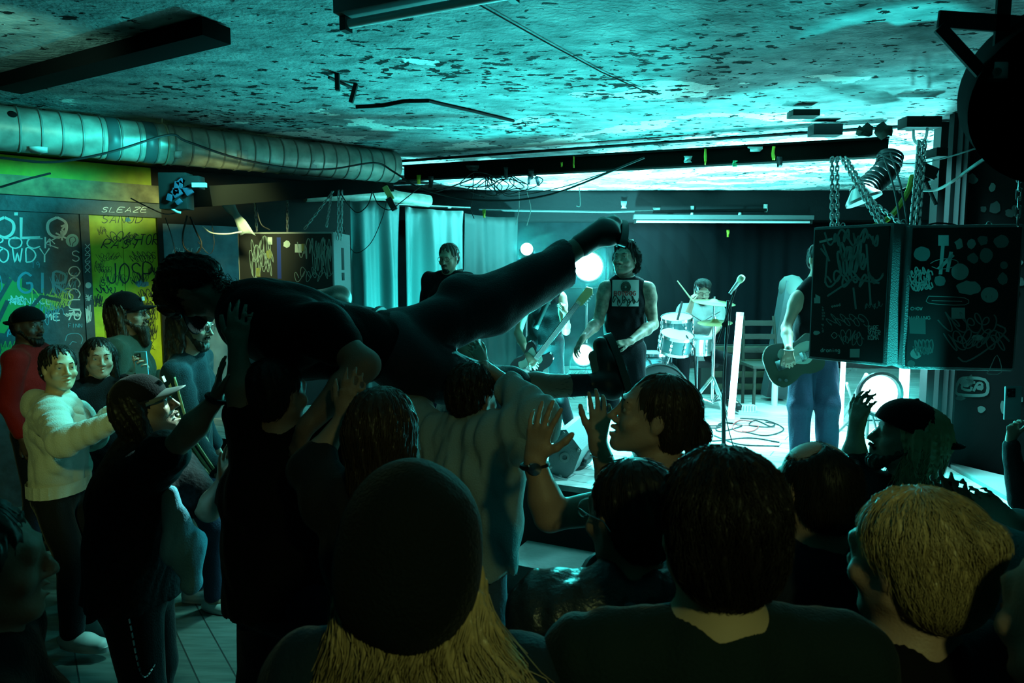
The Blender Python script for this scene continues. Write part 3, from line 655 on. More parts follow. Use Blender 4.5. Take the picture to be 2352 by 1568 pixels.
# --- board partition with marker tags
mb = MB(); tA, tB = Wt(-400), Wt(187); z1 = 2.53
wall_box(mb, tA, tB, 0, z1, .03)
pj = lambda x, y: WP(x, y, .034)
for s_, wd, mi in ((word('OLO', -12, 545, 46, 44, gap=1.5), .022, 1), (word('ROCK', -22, 570, 26, 30), .011, 1), ([[(10, 548), (98, 548)], [(103, 562), (114, 548), (126, 560)], [(114, 548), (116, 566)]], .009, 1),
    ([[(140, 520), (152, 516), (142, 528), (152, 532)], [(128, 535), (152, 547)], [(134, 548), (148, 530)], [(140, 530), (143, 552)]], .014, 1),
    (word('HOWDY', -34, 602, 32, 22, gap=1.7), .011, 1), (word('GIR', 42, 672, 46, 30, gap=1.4), .02, 2), (word('MENACE', 24, 698, 14, 12), .008, 1), (word('NAG', 75, 690, 28, 24), .009, 4),
    (word('ME', 104, 735, 15, 14), .009, 1), (word('FINN', 157, 752, 9, 6), .005, 2), (word('S', 165, 600, 24, 18), .009, 1), (word('OCCUR', 158, 612, 26, 22, ang=PI/2, gap=.6), .009, 1),
    (word('19', 72, 615, 14, 8), .004, 2), (scrib(82, 712, 60, 22, 3), .006, 2), (scrib(15, 760, 70, 16, 8), .006, 2), (scrib(20, 690, 40, 14, 9), .006, 1), (scrib(100, 690, 60, 25, 19, 8), .006, 4),
    ([[(150, 783), (156, 768), (180, 766), (190, 778), (186, 790)], [(160, 792), (166, 784), (176, 786)]], .006, 2), (scrib(150, 722, 34, 5, 12), .007, 1), (scrib(0, 800, 40, 20, 21, 8), .006, 3), (scrib(50, 725, 80, 30, 31, 7), .005, 2),
    (scrib(120, 650, 60, 30, 33, 7), .004, 2), (scrib(-60, 640, 60, 40, 34, 7), .007, 2), (scrib(-60, 560, 50, 40, 35, 7), .007, 1)):
    ink(mb, pj, s_, wd, WN, mi)
def blob(mb, proj, cx, cy, rx, ry, mi, seed=0, jag=.0, n=24):
    r = random.Random(seed); q0 = PI/4 if n == 4 else 0; V = [proj(cx, cy)]+[proj(cx+rx*math.cos(q0+2*PI*i/n)*(1+r.uniform(-jag, jag)), cy+ry*math.sin(q0+2*PI*i/n)*(1+r.uniform(-jag, jag))) for i in range(n)]
    mb.add(V, [(0, 1+(i+1) % n, 1+i) for i in range(n)], mi)
blob(mb, lambda x, y: WP(x, y, .032), 22, 700, 48, 62, 3, 1, .22); blob(mb, lambda x, y: WP(x, y, .0325), 78, 700, 45, 22, 3, 2, .3)
blob(mb, pj, 166, 552, 15, 15, 5); ink(mb, lambda x, y: WP(x, y, .036), [[(162, 563), (160, 548), (170, 544), (174, 552), (168, 558), (166, 566)]], .006, WN, 0)
ink(mb, lambda x, y: WP(x, y, .035), [[(-10, 700), (25, 640)], [(-10, 750), (18, 690)], [(60, 720), (95, 680), (140, 690)]], .03, WN, 0)
blob(mb, pj, 37, 491, 6, 5, 1, 0, .0, 4)
struct(mb.build('wall_partition', [M_WALLK, M_INKW, M_INKB, M_INKG, M_INKY, M_INKC], smooth=False))
# frame post, header, timber rail, strip above
mb = MB(); wall_box(mb, Wt(187), Wt(207), 0, z1, .05); ink(mb, lambda x, y: WP(x, y, .053), word('XXNXX', 195, 560, 12, 12, ang=PI/2, gap=.5)+word('#Y', 196, 690, 14, 14, ang=.1, gap=-4)+scrib(198, 720, 12, 26, 5, 3), .006, WN, 1)
blob(mb, lambda x, y: WP(x, y, .053), 203, 655, 7, 7, 1); struct(mb.build('trim_1', [M_WALLK, M_INKW], smooth=False))
mb = MB(); wall_box(mb, Wt(-400), Wt(372), z1, z1+.13, .06); ink(mb, lambda x, y: WP(x, y, .063), word('SLEAZE', 232, 487, 11, 13, slant=.5), .006, WN, 1); struct(mb.build('trim_2', [M_WALLK, M_INKW], smooth=False))
mb = MB(); wall_box(mb, Wt(-400), Wt(366), z1+.13, z1+.29, .11); struct(mb.build('trim_3', M_CREAMW, smooth=False))
mb = MB(); wall_box(mb, Wt(-400), Wt(355), z1+.29, 2.99, .02); struct(mb.build('trim_4', M_YEL, smooth=False))
# the yellow door with black marker tags
mb = MB(); wall_box(mb, Wt(207), Wt(283), 0.02, z1, .022); wall_box(mb, Wt(284), Wt(361), 0.02, z1, .022)
pj = lambda x, y: WP(x, y, .0245)
for s_, wd in ((word('JOSP', 248, 650, 46, 22, gap=.9), .012), (word('SANUD', 232, 512, 18, 14, slant=.3), .006), (word('RAST', 232, 570, 20, 16, slant=.5), .008), (word('ASTOR', 288, 562, 24, 11, slant=.2), .008), (word('S', 232, 656, 14, 10), .007),
    (scrib(222, 664, 40, 12, 4), .008), (scrib(225, 590, 50, 12, 5), .003), (scrib(224, 620, 30, 10, 6), .003), (scrib(320, 676, 36, 16, 7), .007), (scrib(230, 640, 60, 20, 8, 7), .003), (scrib(300, 590, 56, 16, 9, 7), .005), (scrib(250, 545, 60, 16, 10), .006),
    (scrib(322, 700, 32, 14, 11), .005), (scrib(300, 480+240, 50, 14, 12, 8), .004), (scrib(310, 740, 42, 16, 13, 8), .004), (scrib(312, 765, 42, 16, 14, 8), .004), (scrib(305, 790, 48, 16, 15, 8), .004), (scrib(215, 690, 20, 18, 16), .006), (scrib(225, 700, 30, 6, 17), .003),
    (scrib(300, 640, 40, 20, 41, 6), .004), (scrib(218, 610, 20, 24, 42, 6), .003), (scrib(340, 620, 16, 14, 43, 4), .006), (scrib(225, 530, 20, 12, 44, 4), .003), (scrib(330, 755, 30, 30, 45, 8), .004), (scrib(330, 715, 30, 24, 46, 8), .004)):
    ink(mb, pj, s_, wd, WN, 1)
blob(mb, pj, 328, 652, 16, 7, 2, 3, .4); blob(mb, pj, 294, 505, 6, 5, 2, 5, .3)
door1 = struct(mb.build('door_1', [M_YEL, M_INKK, M_INKB], smooth=False))
mb = MB(); wall_box(mb, Wt(361), Wt(373), 0, z1, .07); struct(mb.build('trim_5', M_BLACK, smooth=False))
mb = MB(); wall_box(mb, Wt(373), Wt(556), 0, z1-.05, .03); ink(mb, lambda x, y: WP(x, y, .034), word('CHILE', 396, 585, 16, 10, slant=.2)+word('NBA', 420, 602, 18, 14)+[[(405, 610), (470, 606)], [(375, 612), (392, 592)], [(378, 625), (398, 596)]], .006, WN, 1)
struct(mb.build('wall_panel', [M_WALLT, M_INKW], smooth=False))
# dark soffit between duct and wall, black service strip
a0 = WB+WD*-9; a1 = WB+WD*3.3; b0 = a0+WN*.8; b1 = a1+WN*.35
slab('ceiling_soffit', [(a0.x, a0.y), (a1.x, a1.y), (b1.x, b1.y), (b0.x, b0.y)], 3.0, CH, M_BLACK)
# ------------------------------------------------------------------ stage
FR = lambda x: 4.74-(x-.27)*.47
STG = [(-3.3, FR(-3.3)), (3.05, FR(3.05)), (3.32, 5.3), (7.9, 5.6), (7.9, 11), (-3.3, 11)]
slab('stage_deck', STG, DZ-.04, DZ, M_DECK)
st2 = [(-3.3, FR(-3.3)+.04), (3.05, FR(3.05)+.04), (3.30, 5.3), (7.9, 5.6), (7.9, 11), (-3.3, 11)]
slab('stage_front', st2, 0, DZ-.04, mat('scuffed_black_paint', (.02, .022, .022), .6, bump=.5, bscale=8))
slab('stage_side_riser', [(3.06, FR(3.06)), (3.75, FR(3.06)-.8), (3.6, 4.7), (3.33, 5.25)], 0, DZ+.02, mat('grey_felt', (.16, .19, .18), .9, bump=.5, bscale=120))
mb = MB(); p = PZ(1265, 1315, .2); mb.box((.30, 4.28, .1), (.62, .4, .2), Matrix.Rotation(-.44, 3, 'Z'), bev=.008); tag(mb.build('step_box', mat('step_paint', (.05, .075, .065), .6, bump=.4, bscale=20)), 'low wooden step box on the floor in front of the stage', 'step')
# right wall: black boards with stickers
RA = Vector((3.32, 5.35, 0)); RB = Vector((5.3, 1.0, 0)); RD = (RB-RA).normalized(); RN = Vector((RD.y, -RD.x, 0)); RN = RN if RN.dot(-RA) > 0 else -RN
mb = MB(); mb.poly([Vector((RA.x, RA.y, 0)), Vector((RB.x, RB.y, 0)), Vector((RB.x, RB.y, CH)), Vector((RA.x, RA.y, CH))], -RN, .12)
def RP(px, py, off=.004):
    a = P(px, py, 1.0)-Vector((0, 0, CAMZ)); o = Vector((0, 0, CAMZ)); t = (RA+RN*off-o).dot(RN)/a.dot(RN); return o+a*t
M_STK = mat('faded_sticker', (.5, .6, .55), .6); M_STK2 = mat('dull_sticker', (.2, .28, .26), .6)
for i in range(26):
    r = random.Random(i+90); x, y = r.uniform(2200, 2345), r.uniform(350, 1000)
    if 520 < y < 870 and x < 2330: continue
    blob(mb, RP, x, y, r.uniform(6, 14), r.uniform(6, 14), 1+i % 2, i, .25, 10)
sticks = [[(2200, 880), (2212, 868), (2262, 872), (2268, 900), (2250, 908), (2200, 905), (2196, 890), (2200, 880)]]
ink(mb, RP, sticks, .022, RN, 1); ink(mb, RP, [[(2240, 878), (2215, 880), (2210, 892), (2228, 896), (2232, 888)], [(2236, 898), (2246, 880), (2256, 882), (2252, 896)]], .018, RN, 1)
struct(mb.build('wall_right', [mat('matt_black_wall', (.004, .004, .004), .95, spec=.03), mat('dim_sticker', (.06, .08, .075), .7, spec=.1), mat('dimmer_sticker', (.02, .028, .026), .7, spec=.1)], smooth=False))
mb = MB()
for px, w_ in ((2172, .03), (2192, .02), (2205, .015)):
    c = P(px, 600, 5.32+ (px-2172)*-.004); mb.box((c.x, c.y, 1.87), (w_, .06, 2.64))
struct(mb.build('door_2', mat('door_frame_paint', (.006, .008, .008), .8, spec=.1)))
# side wall beyond the door and back wall
mb = MB(); mb.box((6.6, 5.7, 1.6), (6.4, .1, 3.2)); struct(mb.build('wall_wing', M_BLACK, smooth=False))
M_BACK = mat('dark_back_wall', (.02, .035, .04), .8, spec=.1, bump=.4, bscale=5, mottle=.3)
slab('wall_back', [(-3.6, 11.0), (8, 11.0), (8, 11.2), (-3.6, 11.2)], 0, CH, M_BACK)
# pelmet / black joist at the back of the stage
mb = MB(); mb.box((2.2, 10.42, 2.99), (9.4, .5, .42)); struct(mb.build('ceiling_joist', mat('sooty_timber', (.007, .009, .01), .8, spec=.15, bump=.6, bscale=12), smooth=False))
# ------------------------------------------------------------------ curtains
def curtain(name, path, z0, z1, m, amp, freq, seed, label, group=None, sag=0):
    pts = spline([Vector((x, y, 0)) for x, y in path], 60); L = [0]
    for i in range(1, len(pts)): L.append(L[-1]+(pts[i]-pts[i-1]).length)
    r = random.Random(seed); ph = [r.uniform(0, 6) for _ in range(4)]; V = []; nz = 14; Fc = []
    for j in range(nz):
        q = j/(nz-1); z = z1+(z0-z1)*q
        for i, p in enumerate(pts):
            t = (pts[min(i+1, len(pts)-1)]-pts[max(i-1, 0)]).normalized(); n = Vector((t.y, -t.x, 0)); s = L[i]
            k = .35+.65*min(1, q*2.5); f = math.sin(s*freq+ph[0]+.6*math.sin(s*freq*.4+ph[1])+q*.5)*.6+math.sin(s*freq*2.3+ph[2]-q*.8)*.25+math.sin(s*freq*.45+ph[3])*.5
            V.append(p+n*(f*amp*k)+Vector((0, 0, z-(sag*abs(math.sin(s*1.9+.7)) if j == 0 else 0))))
    n = len(pts)
    for j in range(nz-1):
        for i in range(n-1): a = j*n+i; Fc.append((a, a+1, a+1+n, a+n))
    o = mk(name, V, Fc, m); md = o.modifiers.new('thickness', 'SOLIDIFY'); md.thickness = .006
    return tag(o, label, 'curtain', group)
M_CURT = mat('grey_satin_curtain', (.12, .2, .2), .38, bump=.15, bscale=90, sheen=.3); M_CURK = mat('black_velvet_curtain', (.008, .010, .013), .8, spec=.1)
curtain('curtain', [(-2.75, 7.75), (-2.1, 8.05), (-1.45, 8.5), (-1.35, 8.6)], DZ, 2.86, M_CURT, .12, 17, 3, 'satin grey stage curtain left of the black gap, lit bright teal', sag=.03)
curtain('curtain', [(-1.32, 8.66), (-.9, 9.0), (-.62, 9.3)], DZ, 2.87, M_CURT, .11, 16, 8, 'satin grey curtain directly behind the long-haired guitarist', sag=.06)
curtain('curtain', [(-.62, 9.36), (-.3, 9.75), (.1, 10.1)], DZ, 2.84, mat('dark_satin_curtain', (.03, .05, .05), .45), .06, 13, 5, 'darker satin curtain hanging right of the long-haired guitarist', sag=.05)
curtain('curtain', [(1.45, 10.75), (2.6, 10.72), (4.6, 10.74), (6.0, 10.7)], DZ, 2.8, M_CURK, .05, 13, 6, 'black velvet curtain behind the drum kit')
mb = MB(); mb.tube([P(680, 452, 7.75), P(760, 458, 8.1), P(900, 470, 8.7), P(1080, 478, 9.7)], .018, 8); tag(mb.build('curtain_rail', M_STEEL), 'steel pipe carrying the grey satin curtains', 'curtain rail')
mb = MB(); mb.tube([P(700, 448, 7.6), P(800, 445, 7.9), P(880, 446, 8.3), P(985, 462, 8.8)], [.075]*4, 14); tag(mb.build('vent_pipe', mat('painted_pipe', (.2, .22, .18), .5, bump=.3, bscale=12, mottle=.3)), 'pale thick pipe running just above the satin curtains', 'pipe')
mb = MB(); mb.tube([P(1100, 482, 10.0), P(1400, 487, 10.0), P(1500, 484, 10.0)], .014, 8); tag(mb.build('lighting_pipe', mat('dull_pipe', (.05, .07, .07), .7)), 'thin steel pipe under the black joist left of the lamp batten', 'pipe')
# ------------------------------------------------------------------ spiral duct
def duct(a, b, r, rings, m, name, label, n=28):
    a = Vector(a); b = Vector(b); d = (b-a); mb = MB(); prof = []
    L = d.length; mb.lathe([(0, 0), (r*.99, 0), (r, .002), (r, L-.002), (r*.99, L), (0, L)], a, d, n)
    q = d.normalized()
    for i in range(rings):
        t = (i+.4)/rings*L; mb.lathe([(r, t-.008), (r+.006, t-.004), (r+.006, t+.004), (r, t+.008)], a, d, n, 1)
    x = q.orthogonal().normalized()
    o = mb.build(name, [m, mat('duct_seam', (.22, .25, .22), .5, .3)]); return tag(o, label, 'duct')
M_DUCT = mat('galvanised_duct', (.42, .47, .40), .42, .35, bump=.25, bscale=9, mottle=.35)
dA, dB = P(-260, 268, 4.45), P(905, 384, 6.95)
duct(dA, dB, .15, 30, M_DUCT, 'spiral_duct', 'long round spiral air duct under the ceiling on the left')
def on_duct(px, py, r=.155):
    """point of the duct's skin seen at the pixel"""
    o = Vector((0, 0, CAMZ)); v = (P(px, py, 1)-o).normalized(); d = (dB-dA).normalized(); w0 = o-dA
    b = v.dot(d); t = (b*d.dot(w0)-v.dot(w0))/(1-b*b); p = o+v*t; s = (p-dA).dot(d); c = dA+d*s; e = (p-c).length
    return p-v*math.sqrt(max(r*r-e*e, 0))
for px, py in ((28, 262), (590, 340), (775, 364)):
    c = on_duct(px, py, .151); d = (dB-dA).normalized(); ax = dA+d*((c-dA).dot(d)); n = (c-ax).normalized(); mb = MB()
    mb.lathe([(0, .002), (.024, .002), (.028, .0)], c, n, 16); tag(mb.build('duct_hole', M_BLACK), {28: 'round hole in the duct nearest the left edge', 590: 'round hole halfway along the duct', 775: 'round hole near the far end of the duct'}[px], 'hole')
bands = [(262, 300), (350, 330)]
for i, (px, py) in enumerate(bands):
    c = on_duct(px, py); d = (dB-dA).normalized(); s = (c-dA).dot(d); mb = MB(); mb.lathe([(.152, s-.04), (.156, s-.035), (.156, s+.035), (.152, s+.04)], dA, d, 28)
    tag(mb.build('duct_tape', mat('dark_duct_tape', (.06, .1, .1), .4)), ['dark tape band wrapped around the duct over the yellow wall', 'second dark tape band on the duct, right of the first'][i], 'tape')
for i, (px, py, w_, h_, m, lb) in enumerate(((410, 355, 18, 16, 'w', 'small pale sticker on the underside of the duct'), (558, 362, 20, 34, 'w', 'torn white paper taped on the duct middle'), (718, 380, 16, 24, 'w', 'pale tape piece on the far third of the duct'), (812, 384, 22, 18, 'w', 'crumpled tape at the far end of the duct'), (90, 345, 40, 14, 'w', 'white tape flap hanging under the near end of the duct'))):
    mb = MB(); V = []; r = random.Random(i)
    for a, b in ((-1, -1), (0, -1), (1, -1), (-1, 0), (0, 0), (1, 0), (-1, 1), (0, 1), (1, 1)):
        p = on_duct(px+a*w_/2+r.uniform(-2, 2), py+b*h_/2+r.uniform(-2, 2), .158); V.append(p+Vector((0, -.01, 0))*r.uniform(0, 1.5))
    mb.add(V, [(0, 1, 4, 3), (1, 2, 5, 4), (3, 4, 7, 6), (4, 5, 8, 7)]); o = mb.build('paper_scrap', M_TAPEW); md = o.modifiers.new('t', 'SOLIDIFY'); md.thickness = .002; tag(o, lb, 'tape')
# strap holding the duct
mb = MB(); c = on_duct(388, 320); d = (dB-dA).normalized(); s = (c-dA).dot(d); mb.lathe([(.151, s-.006), (.161, s-.006), (.161, s+.006), (.151, s+.006)], dA, d, 28); mb.tube([dA+d*s+Vector((0, 0, .155)), dA+d*s+Vector((.01, 0, .3))], .006, 6)
tag(mb.build('duct_strap', mat('rope', (.3, .3, .2), .8)), 'frayed rope strap slung round the middle of the duct', 'strap')
# big dark duct underneath and beam across the front
a, b = P(455, 452, 5.25), P(880, 424, 7.4); d = (b-a); mb = MB(); q = d.normalized(); R = Matrix((q, Vector((0, 0, 1)).cross(q).normalized(), q.cross(Vector((0, 0, 1)).cross(q).normalized()))).transposed()
mb.box((a+b)/2, (d.length, .26, .15), R, bev=.006); tag(mb.build('square_duct', mat('black_sheet_metal', (.004, .005, .005), .95, 0, spec=.02)), 'black square duct slanting beneath the round duct', 'duct')
a, b = P(930, 398, 7.2), P(2040, 338, 5.65); d = (b-a); q = d.normalized(); y = Vector((0, 0, 1)).cross(q).normalized(); R = Matrix((q, y, q.cross(y))).transposed(); mb = MB()
for dz, hh, ww in ((.068, .014, .12), (-.068, .014, .12), (0, .13, .03)): mb.box((a+b)/2+R@Vector((0, 0, dz)), (d.length, ww, hh), R)
BEAM = (a, b); tag(mb.build('steel_beam', mat('rusty_black_steel', (.005, .006, .005), .9, 0, spec=.04, bump=.4, bscale=40)), 'black steel beam crossing the room in front of the stage', 'beam')
# seam and cracks in the ceiling: a dark conduit and timber fillet
def CP(px, py, z=CH-.012): return PZ(px, py, z)
mb = MB(); mb.tube([CP(900, 372), CP(1200, 350), CP(1600, 322), CP(1900, 302), CP(2080, 290)], .013, 6); tag(mb.build('ceiling_conduit', M_BLACK), 'thin black conduit along the ceiling just before the steel beam', 'conduit')
mb = MB(); mb.tube([CP(818, 246), CP(880, 243), CP(930, 233), CP(985, 232), CP(1010, 238), CP(1090, 256), CP(1180, 278)], .012, 6); tag(mb.build('bent_conduit', M_BLACK), 'bent black conduit on the ceiling above the round duct end', 'conduit')
mb = MB(); c = CP(812, 214, CH-.06); mb.box(c, (.025, .03, .12), Matrix.Rotation(.3, 3, 'Y')); c = CP(775, 188, CH-.05); mb.box(c, (.025, .03, .1)); mb.tube([CP(755, 178), CP(815, 205)], .008, 6); tag(mb.build('ceiling_bracket', M_BLKM), 'small black metal bracket with two tabs on the ceiling', 'bracket')
mb = MB(); mb.tube([CP(1090, 5), CP(1250, 95), CP(1380, 165), CP(1500, 218)], .004, 5); tag(mb.build('ceiling_joint', M_BLACK), 'thin straight dark joint running across the plaster', 'joint')
# fluorescent battens
def batten(a, b, label, lit=False, w_=.12, h_=.06, tube=True):
    a = Vector(a); b = Vector(b); q = (b-a).normalized(); y = Vector((0, 0, 1)).cross(q).normalized(); R = Matrix((q, y, q.cross(y))).transposed(); L = (b-a).length
    root = empty('tube_light', (a+b)/2, label, 'light fixture', 'fluorescent battens'); mb = MB(); mb.box((a+b)/2, (L, w_, h_), R, bev=.006); mb.build('housing', mat('batten_housing', (.1, .11, .11), .5) if tube else mat('black_housing', (.006, .006, .006), .9, spec=.05), root)
    if tube:
        mb = MB(); mb.tube([a+q*.04-Vector((0, 0, h_*.5+.03)), b-q*.04-Vector((0, 0, h_*.5+.03))], .019, 12); mb.build('tube', mat('unlit_tube', (.85, .9, .88), .3), root)
        for e in (a+q*.02, b-q*.02): m2 = MB(); m2.box(e-Vector((0, 0, h_*.5+.025)), (.03, .05, .07), R); m2.build('end_cap', M_BLKR, root)
    return root
batten(CP(785, 22, 3.13), CP(1190, -58, 3.13), 'unlit fluorescent batten on the ceiling at the top edge of the photo', h_=.07)
batten(CP(15, 195, 3.15), CP(498, 72, 3.15), 'black empty batten on the dark ceiling above the round duct', tube=False, w_=.16, h_=.08)
batten(P(1455, 498, 10.0), P(1866, 500, 10.0), 'pale batten with a tube under the black joist above the drummer')
batten(P(1500, 486, 10.08), P(1760, 482, 10.08), 'smaller tape-covered batten directly behind the one above the drummer', w_=.06, h_=.04, tube=False)
mb = MB(); r = random.Random(4)
# ------------------------------------------------------------------ tape flags and scraps on the beam
cols = {'y': M_TAPEY, 'k': M_TAPEK, 'w': M_TAPEW, 'g': mat('green_tape', (.05, .5, .2), .6), 'b': mat('pale_blue_clip', (.3, .5, .6), .4)}
def scrap(px, py, w_, h_, c, Y, label, cat='tape', grp='scraps of tape along the beam', name='tape_strip', tilt=0):
    r = random.Random(px*7+py); a = P(px, py, Y); k = Y/F; mb = MB(); V = []
    for j in range(5):
        for i in range(3):
            x = (i-1)*w_/2*(1-.15*j*r.random()); z = -(j/4-.5)*h_; V.append(a+Vector((x*k*math.cos(tilt)+z*k*math.sin(tilt), .012*math.sin(j*1.5+i+px), z*k*math.cos(tilt)-x*k*math.sin(tilt))))
    mb.add(V, [(j*3+i, j*3+i+1, j*3+i+4, j*3+i+3) for j in range(4) for i in range(2)]); o = mb.build(name, cols[c]); md = o.modifiers.new('t', 'SOLIDIFY'); md.thickness = .003
    return tag(o, label, cat, grp)
bY = lambda px: 7.14-(px-930)*.0014
for px, py, w_, h_, c, lb in ((962, 412, 10, 20, 'y', 'yellow tape end hanging near the duct mouth'), (990, 418, 12, 26, 'k', 'black tape flag left of the cable tangle'), (1162, 398, 10, 28, 'k', 'long black tape flag beside the cable knot'), (1290, 378, 5, 10, 'y', 'small yellow tape tab at the beam middle'),
    (1318, 372, 4, 26, 'y', 'narrow yellow tape streak across the beam middle'), (1580, 366, 18, 14, 'w', 'white tape flap on the right half of the beam'), (1620, 360, 6, 36, 'y', 'long yellow tape strip right of the white flap'), (1688, 376, 12, 14, 'g', 'green tape tab under the beam'),
    (1776, 352, 8, 30, 'y', 'yellow tape strip next to the black flag on the beam'), (1790, 372, 14, 24, 'k', 'black torn flag on the right half of the beam'), (1735, 342, 34, 10, 'w', 'white label stuck on the beam top'), (1220, 400, 14, 22, 'k', 'black clip body under the beam'), (1112, 488+2, 8, 18, 'y', 'yellow tag hanging in front of the curtain'),
    (1085, 386, 30, 12, 'k', 'dark tape wrap on the beam left part')):
    scrap(px, py, w_, h_, c, bY(px)-.08, lb)
scrap(1215, 415, 8, 18, 'b', bY(1215)-.1, 'pale blue clip jaw, left of two', 'clip', 'clip jaws', 'clip_jaw', .2); scrap(1234, 415, 8, 18, 'b', bY(1234)-.1, 'pale blue clip jaw, right of two', 'clip', 'clip jaws', 'clip_jaw', -.2)
for i, (px, py, w_, h_, c, lb) in enumerate(((1508, 482, 18, 10, 'w', 'white scrap under the joist, first from the left'), (1590, 483, 8, 20, 'w', 'upright white scrap under the joist'), (1758, 478, 10, 18, 'w', 'white scrap near the right end of the tape-covered batten'), (1672, 536, 6, 16, 'y', 'dangling tag below the pale batten'),
    (1385+48, 470, 14, 16, 'b', 'round pale disc under the joist left of the batten'), (1535, 500, 16, 8, 'w', 'white tape on the batten left part'), (1700, 492, 10, 12, 'w', 'white tape on the batten right part'))):
    scrap(px, py, w_, h_, c, 10.13, lb, grp='scraps of tape along the joist')
# small yellow-black box on a cable near the duct mouth
mb = MB(); a = P(892, 443, 6.4); R = Matrix.Rotation(-.5, 3, 'Y'); mb.box(a, (.05, .05, .13), R, bev=.006); mb.box(a+Vector((.03, -.01, -.1)), (.055, .055, .12), R, mi=1, bev=.006); tag(mb.build('cable_connector', [mat('connector_yellow', (.4, .5, .15), .5), M_BLKR]), 'yellow and black cable connector hanging by the duct mouth', 'connector')
# ------------------------------------------------------------------ cables
def cable(pts, label, r=.006, m=None, grp='loose cables', name='cable', n=8):
    q = [P(*p) for p in pts]; mb = MB(); mb.tube(spline(q, n), r, 6); return tag(mb.build(name, m or M_BLKR), label, 'cable', grp)
cable([(0, 362, 4.5), (120, 372, 4.7), (250, 350, 4.85), (385, 310, 5.1), (430, 325, 5.2), (540, 362, 5.5), (660, 385, 5.9), (760, 388, 6.2), (860, 374, 6.6), (905, 395, 6.7), (960, 430, 6.7), (1040, 452, 6.6), (1110, 460, 6.5), (1190, 459, 6.4), (1270, 445, 6.3), (1340, 420, 6.2), (1400, 395, 6.1), (1480, 362, 6.0)], 'longest black cable, looping off the duct and sagging across to the beam', .009)
cable([(880, 420, 6.9), (920, 438, 6.9), (990, 442, 6.9), (1060, 420, 6.9), (1110, 400, 6.9)], 'cable slung below the beam left end', .007)
cable([(1120, 405, 6.85), (1150, 440, 6.8), (1180, 450, 6.8), (1290, 430, 6.7), (1380, 400, 6.6), (1450, 378, 6.5), (1500, 372, 6.4)], 'thin cable running beside the long sagging one', .005)
r = random.Random(3)
for i in range(7):
    cx, cy = 1100+i*17, 425+r.uniform(-14, 10); q = [(cx+r.uniform(20, 48)*math.cos(a*.9+i), cy+r.uniform(10, 24)*math.sin(a*.9+i), 6.8+r.uniform(-.06, .06)) for a in range(9)]
    cable([(1085+i*15, 392, 6.9)]+q, ['first cable loop of the tangle under the beam from the left', 'second cable loop from the left in the tangle under the beam', 'third cable loop from the left in the tangle', 'middle cable loop of the tangle under the beam', 'third cable loop from the right in the tangle', 'second cable loop from the right in the tangle', 'rightmost cable loop of the tangle under the beam'][i], .005, grp='cable tangle under the beam')
for i, pts in enumerate(([(1087, 400, 6.8), (1086, 440, 6.8), (1082, 480, 6.8), (1089, 502, 6.8)], [(1192, 440, 6.7), (1192, 480, 6.7), (1185, 515, 6.7)], [(1210, 440, 6.7), (1219, 480, 6.7), (1210, 518, 6.7)], [(1330, 430, 6.4), (1332, 450, 6.4), (1332, 473, 6.4), (1324, 473, 6.4)])):
    cable(pts, ['wire end hanging left of the lamp glow', 'pale frayed wire end dangling below the tangle', 'curved pale wire end right of the frayed one', 'short wire with a hooked end hanging from the long cable'][i], .004 if i else .005, M_WHITE if i in (1, 2, 3) else M_BLKR)
cable([(890, 450, 6.5), (878, 500, 6.6), (850, 560, 7.2), (815, 580, 7.3), (795, 540, 7.4), (778, 480, 7.4)], 'thin cord drooping in front of the satin curtain', .004)
cable([(780, 440, 6.3), (800, 470, 6.3), (822, 488, 6.3), (845, 470, 6.3), (855, 440, 6.3)], 'cable loop hanging under the square duct', .005)
cable([(855, 440, 6.35), (870, 470, 6.35), (895, 482, 6.35), (920, 465, 6.4), (970, 425, 6.6)], 'cable loop ending at the connector', .005)
cable([(375, 405, 5.1), (372, 440, 5.1), (385, 470, 5.1), (405, 485, 5.1), (415, 488, 5.1)], 'pale cable bent down at the junction cluster', .008, M_WHITE)
cable([(0, 430, 4.6), (60, 412, 4.7), (115, 398, 4.9)], 'cable rising across the yellow strip', .008)
cable([(300, 455, 5.3), (345, 478, 5.4), (385, 492, 5.5), (430, 480, 5.6), (470, 470, 5.7)], 'cable festooned over the dark header', .005)
cable([(380, 500, 5.7), (395, 545, 5.7), (405, 590, 5.7)], 'cable hanging straight in front of the teal panel', .004)
cable([(430, 495, 5.7), (420, 540, 5.7), (425, 570, 5.7), (450, 582, 5.7), (463, 560, 5.7), (450, 530, 5.7), (437, 498, 5.7)], 'teardrop cable loop in front of the teal panel', .007)
cable([(465, 520, 5.7), (485, 534, 5.7), (520, 537, 5.7), (555, 532, 5.7)], 'pale cable sagging in front of the teal panel', .006, M_WHITE)
cable([(455, 555, 5.7), (480, 583, 5.7), (492, 560, 5.7), (486, 510, 5.7)], 'thin loop right of the teardrop cable loop', .003)
cable([(585, 440, 5.9), (590, 480, 5.9), (600, 515, 5.9), (620, 528, 5.9)], 'cable dropping to the left speaker', .006)
for i, (a, b) in enumerate(((2030, 360), (2045, 352))):
    cable([(a, b, 4.4), (a+25, b+80, 4.0), (a+45, 560-i*8, 3.62), (a+52, 590, 3.5)], ['speaker cable running down to the gap between the hung speakers, left strand', 'speaker cable running down to the gap between the hung speakers, right strand'][i], .006)
cable([(2020, 352, 4.4), (2060, 372, 4.2), (2110, 375, 4.0), (2180, 360, 3.6), (2350, 305, 3.0)], 'thin cable strung high towards the right edge', .004)
cable([(2110, 438, 4.2), (2150, 436, 4.0), (2190, 415, 3.7), (2250, 372, 3.3), (2330, 325, 3.0)], 'frayed pale rope rising to the right edge', .008, mat('pale_rope', (.45, .5, .48), .8))
